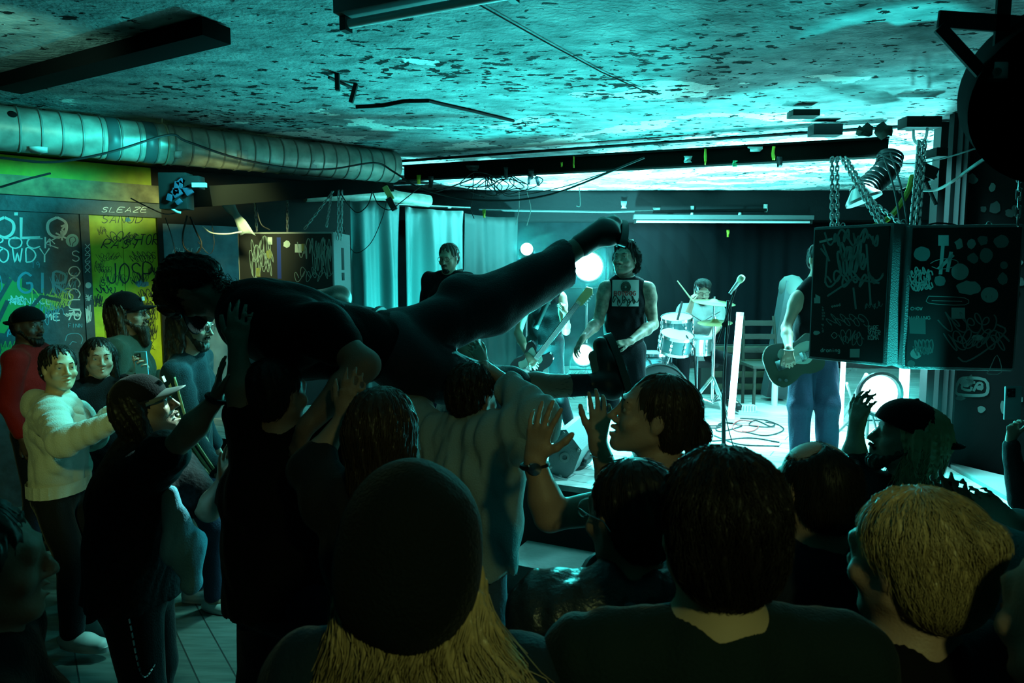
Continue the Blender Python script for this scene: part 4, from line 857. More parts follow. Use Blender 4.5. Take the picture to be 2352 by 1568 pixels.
cable([(2095, 405, 4.3), (2085, 440, 4.2), (2060, 480, 4.1), (2035, 505, 3.95), (1998, 525, 3.9)], 'yellow strap dropping behind the hung speakers', .016, M_TAPEY)
cable([(2115, 530, 3.5), (2140, 514, 3.5), (2180, 514, 3.5), (2210, 522, 3.5)], 'cable arched over the top of the right speaker', .005)
for i in range(6):
    r = random.Random(i); cx = 1560+i*38; pts = [(cx+30*math.cos(a*1.1+i), 985+8*math.sin(a*1.1+i)) for a in range(8)]; mb = MB(); mb.tube(spline([PZ(x, y-r.uniform(0, 14), DZ+.008) for x, y in pts], 6), .006, 5)
    tag(mb.build('cable', [M_BLKR, mat('red_cable', (.3, .02, .02), .5)][i % 3 == 1]), ['leftmost small coil of cable by the microphone stand base', 'red cable coil just left of the microphone stand', 'black coil of cable right under the microphone stand', 'black coil of cable right of the light tube foot', 'red cable coil furthest right on the stage floor', 'rightmost black coil of cable near the round base'][i], 'cable', 'cables on the stage floor')
for i, pts in enumerate(([(1560, 1008), (1640, 1012), (1720, 1005), (1790, 1015)], [(1400, 1060), (1440, 1090), (1500, 1100)], [(1700, 960), (1760, 965), (1800, 985), (1760, 1000), (1705, 990)], [(1640, 1000), (1700, 1020), (1790, 1024)])):
    mb = MB(); mb.tube(spline([PZ(x, y, DZ+.007) for x, y in pts], 8), .006, 5); tag(mb.build('cable', M_BLKR), ['long cable lying across the stage behind the ponytail woman', 'cable near the monitor wedge on the stage', 'looped cable on the stage right of the light tube', 'straight cable on the bright stage floor'][i], 'cable', 'cables on the stage floor')
# ------------------------------------------------------------------ chains
def chain(a, b, label, link=.05, r=.0045, wd=.016, sag=0, double=False):
    mb = MB(); a = P(*a); b = P(*b); d = b-a; n = max(3, int(d.length/(link*.72))); pth = [a+d*(i/n)-Vector((0, 0, sag*math.sin(PI*i/n))) for i in range(n+1)]
    for off in ((0, .03) if double else (0,)):
        for i in range(n):
            p, q = pth[i], pth[i+1]; t = (q-p).normalized(); x = t.orthogonal().normalized(); y = t.cross(x); sd = x if (i % 2) else y; c = (p+q)/2+Vector((off, 0, 0)); hl = link/2-wd/2
            pts = [c+t*(hl+wd*.5*math.cos(k))*1+sd*wd*.5*math.sin(k) if False else c+t*(hl*(1 if math.cos(k) > 0 else -1)+wd*.5*math.cos(k))+sd*wd*.55*math.sin(k) for k in [2*PI*j/10+.31 for j in range(10)]]
            mb.tube(pts, r, 5, closed=True)
    return tag(mb.build('chain', M_STEEL), label, 'chain', 'steel chains carrying the speakers')
chain((1911, 362, 4.2), (1911, 524, 3.85), 'double chain over the left corner of the hung speaker pair', double=True)
chain((1932, 362, 4.25), (2025, 524, 3.6), 'slanting chain, lower of the two crossing left of the yellow strap', double=True)
chain((1975, 440, 4.1), (2078, 522, 3.55), 'slanting chain, upper of the two, ending between the speakers')
chain((2112, 325, 4.1), (2094, 522, 3.55), 'thick bundled chain hanging from the ceiling hook', .055, .006, .02, double=True); chain((2110, 325, 4.15), (2108, 522, 3.6), 'second strand of the bundled chain from the ceiling hook', .055, .006, .02)
chain((2344, 355, 3.1), (2338, 516, 3.1), 'dark chain at the right edge of the photo')
chain((660, 440, 6.4), (660, 533, 6.2), 'chain dropping onto the left speaker behind the square duct'); chain((585, 450, 6.3), (590, 530, 6.2), 'chain nearest the wall above the left speaker')
chain((765, 440, 6.4), (700, 525, 6.25), 'slanting chain above the left speaker'); chain((762, 440, 6.4), (750, 520, 6.2), 'short chain between slanting and vertical ones over the left speaker'); chain((778, 438, 6.35), (776, 550, 6.2), 'vertical chain passing the right corner of the left speaker', double=True)
# ceiling hooks and blocks at the right
def blockp(px, py, w_, h_, Y, lb, m=M_BLACK, name='ceiling_block', dp=.12):
    c = P(px, py, Y); k = Y/F; mb = MB(); mb.box(c, (w_*k, dp, h_*k), bev=.005); return tag(mb.build(name, m), lb, 'bracket')
blockp(1895, 300, 65, 24, 5.6, 'black block fixed to the ceiling left of the torn paper'); blockp(2112, 283, 78, 24, 4.9, 'black block on the ceiling above the hook')
blockp(1845, 262, 60, 14, 5.1, 'rusty ragged plate on the ceiling'); blockp(2152, 352, 26, 20, 4.7, 'small black box on the wall below the ceiling, right of the chains')
mb = MB(); mb.tube(spline([P(2098, 300, 4.75), P(2099, 318, 4.5), P(2106, 328, 4.3), P(2118, 328, 4.3), P(2127, 314, 4.5), P(2130, 295, 4.8)], 6), .009, 8); tag(mb.build('ceiling_hook', M_STEEL), 'steel U hook in the ceiling holding the bundled chain', 'hook')
for i, (px, py) in enumerate(((1985, 302), (2030, 300))):
    mb = MB(); r = random.Random(i+5); c = P(px, py, 4.9); V = [c+Vector((math.cos(a)*.06*r.uniform(.7, 1.3), r.uniform(-.02, .02), math.sin(a)*.05*r.uniform(.6, 1.4))) for a in [2*PI*k/11 for k in range(11)]]; mb.add([c]+V, [(0, 1+k, 1+(k+1) % 11) for k in range(11)])
    o = mb.build('torn_paper', mat('torn_brown_paper', (.05, .05, .035), .8), smooth=False); md = o.modifiers.new('t', 'SOLIDIFY'); md.thickness = .004; tag(o, ['ragged dark scrap hanging from the ceiling, left of two', 'ragged dark scrap hanging from the ceiling, right of two'][i], 'scrap')
# flexible black duct and clamp behind the chains
mb = MB(); q = spline([P(2045, 360, 5.2), P(2035, 390, 5.15), P(2000, 425, 5.1), P(1978, 450, 5.0)], 14); mb.tube(q, [.085+.006*(i % 4 == 0) for i in range(len(q))], 18); tag(mb.build('flexible_duct', mat('black_foil_duct', (.03, .035, .035), .3, .5)), 'black ribbed flexible duct behind the hung chains', 'duct')
mb = MB(); a = P(1985, 462, 4.9); mb.lathe([(0, 0), (.12, 0), (.12, .02), (.05, .1), (0, .1)], a, Vector((-.3, .2, .9)), 20); tag(mb.build('lamp_shade', M_STEEL), 'steel cone reflector under the flexible duct', 'lamp shade')
mb = MB(); mb.tube([P(2065, 440, 4.7), P(2150, 405, 4.7)], .012, 8); mb.tube([P(2110, 380, 4.7), P(2150, 470, 4.7)], .012, 8); mb.box(P(2130, 395, 4.7), (.1, .06, .08), Matrix.Rotation(.4, 3, 'Y')); tag(mb.build('pipe_clamp', M_BLKM), 'black clamp and crossed arms right of the bundled chain', 'clamp')
# ------------------------------------------------------------------ big black lamp hanging at the top right
root = empty('stage_lantern', P(2400, 190, 1.9), 'large black round lantern hanging at the top right corner', 'stage light')
c = P(2405, 200, 1.85); ax = Vector((-.35, -.8, -.35)); mb = MB(); mb.lathe([(0, -.05), (.12, -.05), (.19, .0), (.2, .02), (.2, .2), (.195, .2), (.19, .06), (0, .05)], c, ax, 48); mb.build('housing', mat('matt_black_lantern', (.004, .004, .004), .95, spec=.02), root)
mb = MB()
for pts, w_ in (([(2157, 62, 1.75), (2275, 190, 1.75)], .03), ([(2155, 44, 1.76), (2420, 62, 1.76)], .04), ([(2310, -60, 1.76), (2292, 190, 1.76)], .034)):
    a, b = P(*pts[0]), P(*pts[1]); d = b-a; q = d.normalized(); y = q.cross(Vector((0, 1, 0))).normalized(); R = Matrix((q, y, q.cross(y))).transposed(); mb.box((a+b)/2, (d.length, w_, .008), R)
mb.build('yoke', M_BLKM, root); mb = MB(); mb.box(P(2290, 165, 1.74), (.035, .03, .04), bev=.004); mb.tube([P(2290, 165, 1.72), P(2290, 165, 1.78)], .01, 10); mb.build('knob', M_STEEL, root)
# junction cluster at the near end of the square duct
root = empty('junction_box', P(405, 445, 5.1), 'cluttered black junction box at the near end of the square duct', 'junction box')
mb = MB(); mb.box(P(405, 440, 5.15), (.2, .12, .26), bev=.008); mb.box(P(445, 420, 5.1), (.12, .1, .09), bev=.005); mb.build('housing', M_BLKR, root)
mb = MB()
for i in range(9):
    r = random.Random(i+40); mb.box(P(388+r.uniform(0, 50), 425+r.uniform(-10, 45), 5.06), (r.uniform(.03, .07), .02, r.uniform(.03, .07)), Matrix.Rotation(r.uniform(-1, 1), 3, 'Y'), bev=.003)
mb.build('wrapped_plastic', mat('blue_plastic_wrap', (.02, .04, .07), .5), root)
mb = MB(); mb.box(P(458, 425, 5.03), (.1, .02, .03)); mb.build('label_plate', M_TAPEW, root)
mb = MB(); V = []
for i in range(9):
    a = i/8
    for j in range(4): V.append(P(520+50*a+(j-1.5)*(7+9*abs(a-.5)), 462+75*a+4*math.sin(j*2+i), 5.8))
mb.add(V, [(i*4+j, i*4+j+1, i*4+j+5, i*4+j+4) for i in range(8) for j in range(3)]); o = mb.build('torn_netting', mat('pale_netting', (.4, .48, .45), .7)); md = o.modifiers.new('t', 'SOLIDIFY'); md.thickness = .002; tag(o, 'pale torn netting hanging by the square duct', 'netting')
# ------------------------------------------------------------------ loudspeakers
def speaker(fl, fr, zb, zt, dep, label, decals, group='hung loudspeakers'):
    """fl, fr: front lower corners (x, y) as seen from the room"""
    A = Vector((fl[0], fl[1], 0)); B = Vector((fr[0], fr[1], 0)); ux = (B-A).normalized(); n = Vector((ux.y, -ux.x, 0)); w_ = (B-A).length; h_ = zt-zb; c = (A+B)/2-n*dep/2+Vector((0, 0, (zb+zt)/2))
    R = Matrix((ux, -n, Vector((0, 0, 1)))).transposed(); root = empty('loudspeaker', c, label, 'loudspeaker', group)
    mb = MB(); mb.box(c, (w_, dep, h_), R, bev=.012); mb.build('cabinet', mat('cabinet_paint', (.3, .33, .33), .6, bump=.4, bscale=150), root)
    g = MB(); g.box(c+n*(dep/2+.006), (w_-.03, .012, h_-.03), R, bev=.004)
    o = Vector((0, 0, CAMZ))
    def pj(px, py):
        a = P(px, py, 1.0)-o; t = (A+n*.0125-o).dot(n)/a.dot(n); return o+a*t
    for s_, wd, mi in decals[0]: ink(g, pj, s_, wd, n, mi)
    for q in decals[1]: blob(g, pj, *q)
    g.build('grille', [mat('grille_foam', (.008, .009, .009), .8), M_STK, M_STK2, mat('blue_gaffer_tape', (.01, .03, .22), .5), mat('yellowed_sticker', (.18, .2, .05), .6)], root)
    mb = MB(); hc = c+ux*(w_/2+.001)+Vector((0, 0, h_*.22)); mb.box(hc, (.006, .07, .2), R, bev=.002); mb.box(hc-Vector((0, 0, .16)), (.006, .07, .07), R, bev=.002); mb.build('handle', M_BLACK, root)
    for sx in (-1, 1):
        mb = MB(); e = c+ux*sx*(w_/2-.05)+Vector((0, 0, h_/2)); mb.tube([e+R@Vector((.012*math.cos(a), 0, .014+.014*math.sin(a))) for a in [2*PI*k/10 for k in range(10)]], .003, 5, closed=True); mb.build('eyebolt', M_STEEL, root)
    return root
dec1 = [[(word('GARE', 1994, 758, 10, 5, gap=1), .004, 1), (word('VOYER', 1994, 769, 10, 5, gap=.6), .004, 1), (word('KOMA', 1994, 780, 10, 5, gap=1), .004, 1), (word('droning', 1885, 808, 9, 5, gap=1.2), .005, 1), (word('hardbagger', 1892, 770, 6, 5, ang=-PI/2), .003, 2),
    (scrib(1905, 545, 110, 24, 1, 6), .01, 2), (scrib(1925, 590, 60, 50, 2, 4), .012, 2), (scrib(1900, 640, 120, 22, 3, 6), .01, 2), ([[(1890, 560), (1905, 600)], [(1990, 560), (2000, 700)], [(1895, 650), (1900, 590), (1885, 570)], [(1900, 680), (1960, 640), (2020, 650)], [(1960, 660), (1966, 710)]], .01, 2), ([[(1882, 556), (1912, 548)]], .012, 1),
    (word('aood', 1910, 706, 6, 4, ang=-.2), .003, 1), (scrib(1985, 700, 40, 12, 8, 4), .003, 2), (scrib(1900, 735, 90, 18, 9, 6), .004, 2), ([[(1909, 770), (1916, 763), (1923, 770), (1916, 777), (1909, 770)]], .003, 1), (scrib(1930, 775, 50, 22, 10, 6), .004, 2)],
    [(1877, 690, 10, 9, 1, 0, 0, 4), (1877, 682, 8, 8, 1, 0, 0, 3), (1963, 811, 16, 14, 1, 4, .05, 4), (1875, 764, 8, 5, 1, 6, .3, 8)]]
dec2 = [[([[(2166, 560), (2160, 630)], [(2185, 578), (2176, 624)], [(2155, 618), (2190, 585)]], .016, 1), ([[(2137, 605), (2150, 598), (2175, 594), (2200, 600), (2192, 612), (2160, 618), (2140, 612)]], .003, 1), ([[(2133, 680), (2216, 684), (2216, 700), (2133, 696), (2133, 680)], [(2140, 690), (2210, 692)]], .003, 1),
    (scrib(2094, 640, 45, 14, 1, 5), .006, 1), (scrib(2094, 655, 45, 16, 2, 5), .006, 1), (scrib(2094, 625, 45, 14, 3, 5), .006, 1), (scrib(2160, 740, 120, 30, 4, 7), .006, 2), (scrib(2180, 780, 130, 30, 5, 7), .006, 2), ([[(2290, 745), (2310, 760), (2270, 800), (2220, 830), (2200, 820)]], .008, 2), (scrib(2100, 800, 40, 24, 6, 5), .006, 2),
    (word('CHOW', 2092, 712, 7, 5), .003, 1), (word('HARING', 2088, 733, 7, 6), .003, 1), ([[(2272, 850), (2290, 815), (2300, 855), (2268, 858), (2272, 850)]], .004, 1), ([[(2262, 693), (2272, 698), (2282, 692)], [(2265, 678), (2265, 684)], [(2278, 678), (2278, 684)]], .003, 0)],
    [(2167, 552, 17, 17, 1, 0, .02, 4), (2203, 560, 10, 12, 1, 1, .3, 9), (2231, 560, 10, 12, 1, 2, .1, 8), (2258, 552, 12, 12, 2, 3, .2, 9), (2300, 555, 18, 15, 2, 9, .1, 12), (2118, 583, 19, 17, 2, 4, .05, 18), (2235, 592, 12, 12, 2, 5, .2, 9), (2265, 586, 15, 17, 2, 6, .1, 14), (2306, 609, 9, 9, 2, 1, 0, 14), (2205, 624, 20, 19, 1, 0, .02, 20),
     (2159, 645, 14, 13, 2, 3, .1, 8), (2224, 661, 28, 16, 1, 5, .12, 18), (2273, 677, 20, 18, 1, 7, .02, 20), (2201, 719, 22, 18, 1, 8, .0, 4), (2107, 748, 26, 26, 2, 2, .05, 4), (2104, 812, 13, 12, 1, 3, .05, 12), (2093, 835, 9, 8, 2, 3, .05, 12), (2245, 775, 14, 7, 1, 6, .1, 8), (2303, 640, 12, 14, 2, 11, .2, 8)]]
speaker((1.605, 3.75), (1.855, 3.42), 1.545, 2.25, .42, 'black stickered speaker hung left of the wider one on the right', dec1)
speaker((1.94, 3.44), (2.445, 3.36), 1.53, 2.24, .45, 'wide black sticker-covered speaker hung furthest right', dec2)
dec3 = [[([[(640, 545), (642, 640)], ], .035, 3), (scrib(690, 570, 70, 30, 1, 6), .008, 2), (scrib(575, 590, 50, 60, 2, 6), .005, 2), (scrib(680, 630, 80, 20, 3, 6), .006, 2), (scrib(720, 590, 40, 50, 13, 6), .006, 2)], [(620, 553, 7, 12, 1, 0, .05, 4), (618, 584, 8, 12, 4, 0, .1, 5), (685, 570, 11, 14, 1, 0, .05, 4), (696, 568, 6, 12, 4, 0, .05, 4), (593, 625, 7, 14, 4, 2, .05, 4), (660, 560, 8, 10, 1, 4, .3, 7)]]
speaker((-2.42, 6.2), (-1.56, 6.15), 1.55, 2.37, .5, 'black graffiti-covered speaker hung at left before the satin curtain', dec3)
# ------------------------------------------------------------------ blinders, tubes and their stands
def blinder(key, rad, label):
    p, e_, s_ = LAMPS[key]; root = empty('stage_lamp', p, label, 'stage light', 'blinding stage lamps'); f = Vector((0, -1, 0))
    mb = MB(); mb.lathe([(0, -.16), (rad*.7, -.16), (rad*1.15, -.02), (rad*1.2, .02), (rad*1.05, .02), (rad*.95, -.01)], p, f, 24); mb.build('housing', M_BLKM, root)
    mb = MB(); mb.lathe([(rad*1.0, -.01), (rad*.8, .03), (rad*.4, .05), (0, .055)], p, f, 24); mb.build('lens', M_LIT, root)
    mb = MB(); mb.tube([p+Vector((-rad*1.25, .02, 0)), p+Vector((-rad*1.25, .08, -rad*1.5)), p+Vector((rad*1.25, .08, -rad*1.5)), p+Vector((rad*1.25, .02, 0))], .008, 6); mb.build('yoke', M_BLKM, root)
blinder('a', .07, 'blinding lamp behind the bend of the raised leg, highest on the left'); blinder('b', .15, 'largest blinding lamp between the raised trouser hem and the singer')
blinder('c', .11, 'blinding lamp low beside the singer above the lower leg'); blinder('d', .05, 'smallest glaring lamp near the bassist knee'); blinder('e', .15, 'tall blinding lamp below the hung speakers on the right')
def stand(x, y, z0, h, label, spread=.32, name='light_stand'):
    root = empty(name, (x, y, z0), label, 'stand'); mb = MB(); mb.tube([(x, y, z0+.12), (x, y, z0+h)], .013, 8); mb.build('pole', M_STEEL, root)
    for k in range(3):
        a = k*2.094+.5; mb = MB(); mb.tube([(x+spread*math.cos(a), y+spread*math.sin(a), z0+.012), (x, y, z0+.42)], .009, 6); mb.tube([(x, y, z0+.14), (x+spread*.5*math.cos(a), y+spread*.5*math.sin(a), z0+.22)], .006, 6); mb.build('leg', M_STEEL, root)
    return root
for key, lb, hh in (('a', 'lamp stand behind the surfer leg on the left', 1.5), ('b', 'lamp stand holding two blinding lamps beside the singer', 1.5), ('e', 'lamp stand below the hung speakers', .5), ):
    p = LAMPS[key][0]; stand(p.x, p.y+.16, DZ, p.z-DZ-.05, lb)
def led(a, b, label, r=.022):
    a = Vector(a); b = Vector(b); root = empty('led_tube', a, label, 'light tube', 'upright LED tubes'); q = (b-a).normalized(); mb = MB(); mb.tube([a+q*.03, b-q*.03], r, 14); mb.build('tube', M_TUBE, root)
    for u, v in ((a, a+q*.035), (b-q*.035, b)): m2 = MB(); m2.tube([u, v], r*1.08, 14); m2.build('end_cap', M_WHITE, root)
    return root
a = PZ(1678, 968, DZ+.02); b = P(1700, 717, a.y); led(a, b, 'glowing tube leaning on the stage beside the microphone stand', .032)
lamp('POINT', (a+b)/2+Vector((-.1, -.12, 0)), 18, CYAN, .08, name='tube_light_source')
a = P(1449, 550, 7.6); led(P(1449, 800, 7.6), a, 'glowing tube showing just above the singer head', .026)
for px, w_, lb in ((1934, .022, 'glowing tube left of the lamp under the hung speakers'), (2072, .03, 'glowing tube directly right of the lamp under the speakers'), (2084, .012, 'thin glowing tube second right of the lamp under the speakers'), (2120, .01, 'thinnest glowing tube between the two bright ones'), (2165, .026, 'glowing tube furthest right by the doorway')):
    Y = 6.4 if px < 2000 else 6.0; z = DZ+.02; bt = PZ(px, 985 if px < 2000 else 1000, z); led(Vector((P(px, 900, Y).x, Y, z)), Vector((P(px, 900, Y).x, Y, 1.65)), lb, w_)
lamp('POINT', (3.0, 6.0, 1.2), 40, CYAN, .15, name='tube_light_source')
mb = MB(); mb.tube([P(1990, 860, 6.2), PZ(1935, 958, DZ+.02)], .018, 8); mb.tube([P(1945, 880, 6.2), PZ(1968, 955, DZ+.02)], .012, 8); tag(mb.build('folded_stand', M_STEEL), 'folded metal stand leaning below the hung speakers', 'stand')
# microphone stand and microphone
x0 = PZ(1662, 1052, DZ); root = empty('microphone_stand', x0, 'black boom microphone stand in front of the drum kit', 'microphone stand')
Ym = x0.y; top = P(1690, 800, Ym); mb = MB(); mb.lathe([(0, 0), (.13, 0), (.13, .015), (.02, .03), (0, .03)], x0, (0, 0, 1), 28); mb.build('base', M_BLKM, root)
mb = MB(); mb.tube([x0+V3(0, 0, .02), P(1662, 900, Ym)], .016, 10); mb.tube([P(1662, 905, Ym), P(1672, 690, Ym)], .011, 10); mb.build('pole', M_BLKM, root)
mb = MB(); mb.tube([P(1648, 790, Ym), P(1688, 668, Ym-.05)], .009, 8); mb.build('boom', M_BLKM, root); mb = MB(); mb.tube([P(1664, 745, Ym-.03), P(1664, 745, Ym+.03)], .02, 10); mb.build('clutch', M_BLKM, root)
mb = MB(); mb.tube(spline([P(1692, 662, Ym-.05), P(1680, 700, Ym-.03), P(1674, 760, Ym-.03), P(1660, 860, Ym-.03), P(1668, 960, Ym-.03), x0+V3(.1, 0, .01)], 6), .004, 5); mb.build('cable', M_BLKR, root)
root = empty('microphone', P(1690, 652, Ym-.06), 'silver microphone clipped at the top of the boom stand', 'microphone'); a, b = P(1684, 664, Ym-.05), P(1696, 648, Ym-.08); d = b-a
mb = MB(); mb.lathe([(0, -.11), (.012, -.11), (.017, 0), (.02, .01)], b, d, 16); mb.build('handle', M_STEEL, root); mb = MB(); mb.lathe([(.021, .005), (.027, .02), (.028, .04), (.02, .06), (0, .067)], b, d, 18); mb.build('grille', mat('mic_mesh', (.6, .6, .4), .5, .7, bump=1, bscale=900), root)
# ------------------------------------------------------------------ drum kit
M_SHELL = mat('teal_drum_lacquer', (.05, .14, .15), .25, .1); M_HEAD = mat('drum_head', (.22, .28, .27), .4); M_BRASS = mat('cymbal_bronze', (.45, .42, .2), .3, .9)
def drum(c, ax, r, h, label, head=M_HEAD, name='drum', lugs=8, shell=M_SHELL):
    c = Vector(c); ax = Vector(ax).normalized(); root = empty(name, c, label, 'drum', 'drums of the kit'); x = ax.orthogonal().normalized(); y = ax.cross(x)
    mb = MB(); mb.lathe([(r, -h/2), (r, h/2)], c, ax, 36); mb.build('shell', shell, root)
    for s in (-1, 1):
        mb = MB(); mb.lathe([(0, s*(h/2+.004)), (r*.98, s*(h/2+.004)), (r, s*h/2)], c, ax, 36); mb.build('drum_head', head if s == 1 else M_HEAD, root)
        mb = MB(); mb.lathe([(r*.99, s*(h/2+.012)), (r*1.035, s*(h/2+.012)), (r*1.035, s*(h/2-.018)), (r*1.01, s*(h/2-.018))], c, ax, 36); mb.build('hoop', M_CHROME, root)
    for k in range(lugs):
        mb = MB(); a = 2*PI*k/lugs+.3; p = c+(x*math.cos(a)+y*math.sin(a))*r*1.03; mb.tube([p-ax*h*.48, p+ax*h*.48], .004, 5); mb.tube([p-ax*h*.2, p-ax*h*.05], .011, 8); mb.tube([p+ax*h*.05, p+ax*h*.2], .011, 8); mb.build('lug', M_CHROME, root)
    return root
bd = P(1512, 870, 7.0); bd.z = DZ+.29; br_ = drum(bd, (-.12, -1, 0), .28, .42, 'large bass drum with a black front head', mat('black_drum_head', (.015, .015, .015), .4), 'bass_drum')
mb = MB(); mb.tube([bd+V3(-.22, -.1, -.1), (bd.x-.36, bd.y-.25, DZ+.01)], .01, 6); mb.tube([bd+V3(.22, -.1, -.1), (bd.x+.36, bd.y-.25, DZ+.01)], .01, 6); mb.build('spur', M_CHROME, br_)
drum(P(1555, 748, 7.2), (-.08, -.22, .97), .16, .18, 'rack tom mounted highest over the bass drum', name='tom_drum'); drum(P(1552, 786, 6.95), (.08, -.3, .94), .165, .17, 'rack tom with a pale head tilted forward', name='tom_drum')
drum(P(1602, 792, 7.35), (0, -.1, 1), .165, .15, 'snare drum in front of the drummer lap', name='snare_drum', shell=M_CHROME); fl = P(1500, 800, 7.5); drum((fl.x, 7.5, DZ+.42), (0, 0, 1), .2, .36, 'floor tom half hidden behind the bass drum', name='floor_tom')
mb = MB(); mb.tube([P(1556, 768, 7.1), bd+V3(.08, 0, .25)], .012, 8); mb.tube([P(1602, 812, 7.35), (P(1602, 812, 7.35).x, 7.35, DZ+.02)], .012, 8); tag(mb.build('tom_mount', M_CHROME), 'chrome post joining the toms to the bass drum', 'drum mount')
def cymbal(px, py, Y, r, tilt, label, base=True, name='cymbal', base_px=None):
    c = P(px, py, Y); root = empty('cymbal_stand', (c.x, c.y, DZ), label, 'cymbal', 'cymbals on chrome stands'); ax = Vector((tilt, -.12, 1)).normalized(); mb = MB(); mb.lathe([(0, .03), (.03, .022), (.05, .004), (r*.6, 0), (r, -.014), (r, -.017), (r*.6, -.003), (.05, 0)], c, ax, 40); mb.build('cymbal', M_BRASS, root)
    mb = MB(); mb.tube([c+ax*.05, c, (c.x, c.y, DZ+.15)], .009, 8); mb.build('pole', M_CHROME, root)
    for k in range(3):
        a = k*2.094+.9; m2 = MB(); m2.tube([(c.x+.3*math.cos(a), c.y+.3*math.sin(a), DZ+.012), (c.x, c.y, DZ+.42)], .011, 6); m2.tube([(c.x+.15*math.cos(a), c.y+.15*math.sin(a), DZ+.21), (c.x, c.y, DZ+.16)], .007, 6); m2.build('leg', M_CHROME, root)
cymbal(1640, 692, 7.0, .21, .06, 'large ride cymbal in front of the drummer chest'); cymbal(1642, 738, 6.95, .17, -.05, 'hi-hat cymbal below the large one')
mb = MB(); a = P(1595, 800, 6.8); mb.tube([a, PZ(1600, 935, DZ+.02)], .01, 8); mb.tube([a, P(1576, 770, 6.85)], .008, 6); tag(mb.build('drum_microphone_stand', M_BLKM), 'short black microphone stand between the toms and the snare', 'microphone stand')
mb = MB(); mb.tube([P(1556, 735, 7.0), P(1567, 692, 7.0)], .012, 8); tag(mb.build('clip_microphone', M_BLKR), 'small black clip microphone standing on the rack tom', 'microphone')
for i, (u, v, lb) in enumerate((((1556, 645, 7.3), (1590, 690, 7.35), 'drumstick raised beside the drummer head'), ((1590, 785, 7.2), (1630, 776, 7.4), 'drumstick held low over the snare drum'))):
    mb = MB(); mb.tube([P(*u), P(*v)], [.006, .009], 8); tag(mb.build('drumstick', mat('stick_wood', (.5, .45, .25), .5)), lb, 'drumstick', 'drumsticks')
mb = MB(); mb.box((P(1612, 700, 7.75).x, 7.78, DZ+.46), (.34, .34, .08), bev=.03); mb.tube([(P(1612, 700, 7.75).x, 7.78, DZ), (P(1612, 700, 7.75).x, 7.78, DZ+.42)], .02, 8); tag(mb.build('drum_stool', M_BLKR), 'round black stool under the drummer', 'stool')
# wooden slatted chair, white hose base, case, pedal, amplifier behind the drummer
cx = P(1760, 850, 7.6); root = empty('wooden_chair', (cx.x, cx.y, DZ), 'old slatted wooden chair at the back right of the stage', 'chair'); MW = mat('chair_wood', (.03, .03, .02), .6, bump=.4, bscale=25)
mb = MB(); mb.box((cx.x, cx.y, DZ+.46), (.44, .42, .035), bev=.01); mb.build('seat', MW, root)
for sx in (-1, 1):
    for sy in (-1, 1):
        mb = MB(); x, y = cx.x+sx*.19, cx.y+sy*.18; mb.tube([(x, y, DZ), (x, y, DZ+.45)], .018, 8); mb.build('leg', MW, root)
    mb = MB(); mb.tube([(cx.x+sx*.19, cx.y+.2, DZ+.45), (cx.x+sx*.17, cx.y+.3, DZ+.98)], .018, 8); mb.build('back_post', MW, root)
for k in range(3): mb = MB(); mb.box((cx.x, cx.y+.22+.03*k, DZ+.6+.15*k), (.36, .015, .06), bev=.004); mb.build('back_slat', MW, root)
mb = MB(); c = P(1690, 870, 8.4); mb.box((c.x, 8.4, DZ+.3), (.9, .06, .6));
tag(mb.build('crate_panel', mat('dark_slats', (.03, .035, .03), .7)), 'dark slatted crate front behind the wooden chair', 'crate')
for k in range(4):
    mb = MB(); mb.box((c.x+.1, 8.34, DZ+.1+k*.15), (.8, .05, .07), bev=.004); tag(mb.build('slat_board', mat('old_wood', (.09, .085, .05), .6)), ['lowest board of the dark slats by the chair', 'second lowest board of the dark slats by the chair', 'third lowest board of the dark slats by the chair', 'topmost board of the dark slats by the chair'][k], 'board', 'stacked boards')
mb = MB(); c = P(1715, 912, 7.3); mb.box((c.x, 7.3, DZ+.035), (.19, .1, .07), bev=.008);
for k in range(6): mb.box((c.x-.075+k*.03, 7.245, DZ+.045), (.012, .01, .05), mi=1)
tag(mb.build('effects_pedal', [M_WHITE, M_STEEL]), 'pale ribbed box on the stage floor right of the light tube', 'pedal')
c = PZ(1778, 940, DZ); root = empty('round_base_stand', c, 'pale stand with a wide round base behind the right guitarist', 'stand'); mb = MB(); mb.lathe([(0, 0), (.3, 0), (.3, .02), (.06, .045), (0, .045)], c, (0, 0, 1), 36); mb.build('base', M_WHITE, root); mb = MB(); mb.tube([c+V3(0, 0, .04), c+V3(0, 0, .62)], .033, 12); mb.build('pole', M_WHITE, root)
c = P(1800, 760, 8.0); mb = MB(); mb.box((c.x, 8.0, DZ+.7), (.24, .2, 1.35), Matrix.Rotation(.14, 3, 'Y'), bev=.02); tag(mb.build('guitar_case', mat('grey_vinyl', (.07, .09, .095), .5, bump=.2, bscale=60)), 'tall dark case leaning behind the right guitarist', 'case')
mb = MB(); c = P(1818, 655, 8.0); mb.lathe([(0, .12), (.08, .1), (.13, .04), (.14, -.04), (.12, -.1)], c, (0, 0, 1), 20); tag(mb.build('draped_bag', mat('pale_bag', (.12, .14, .13), .6)), 'dark rounded bag on top of the leaning case', 'bag')
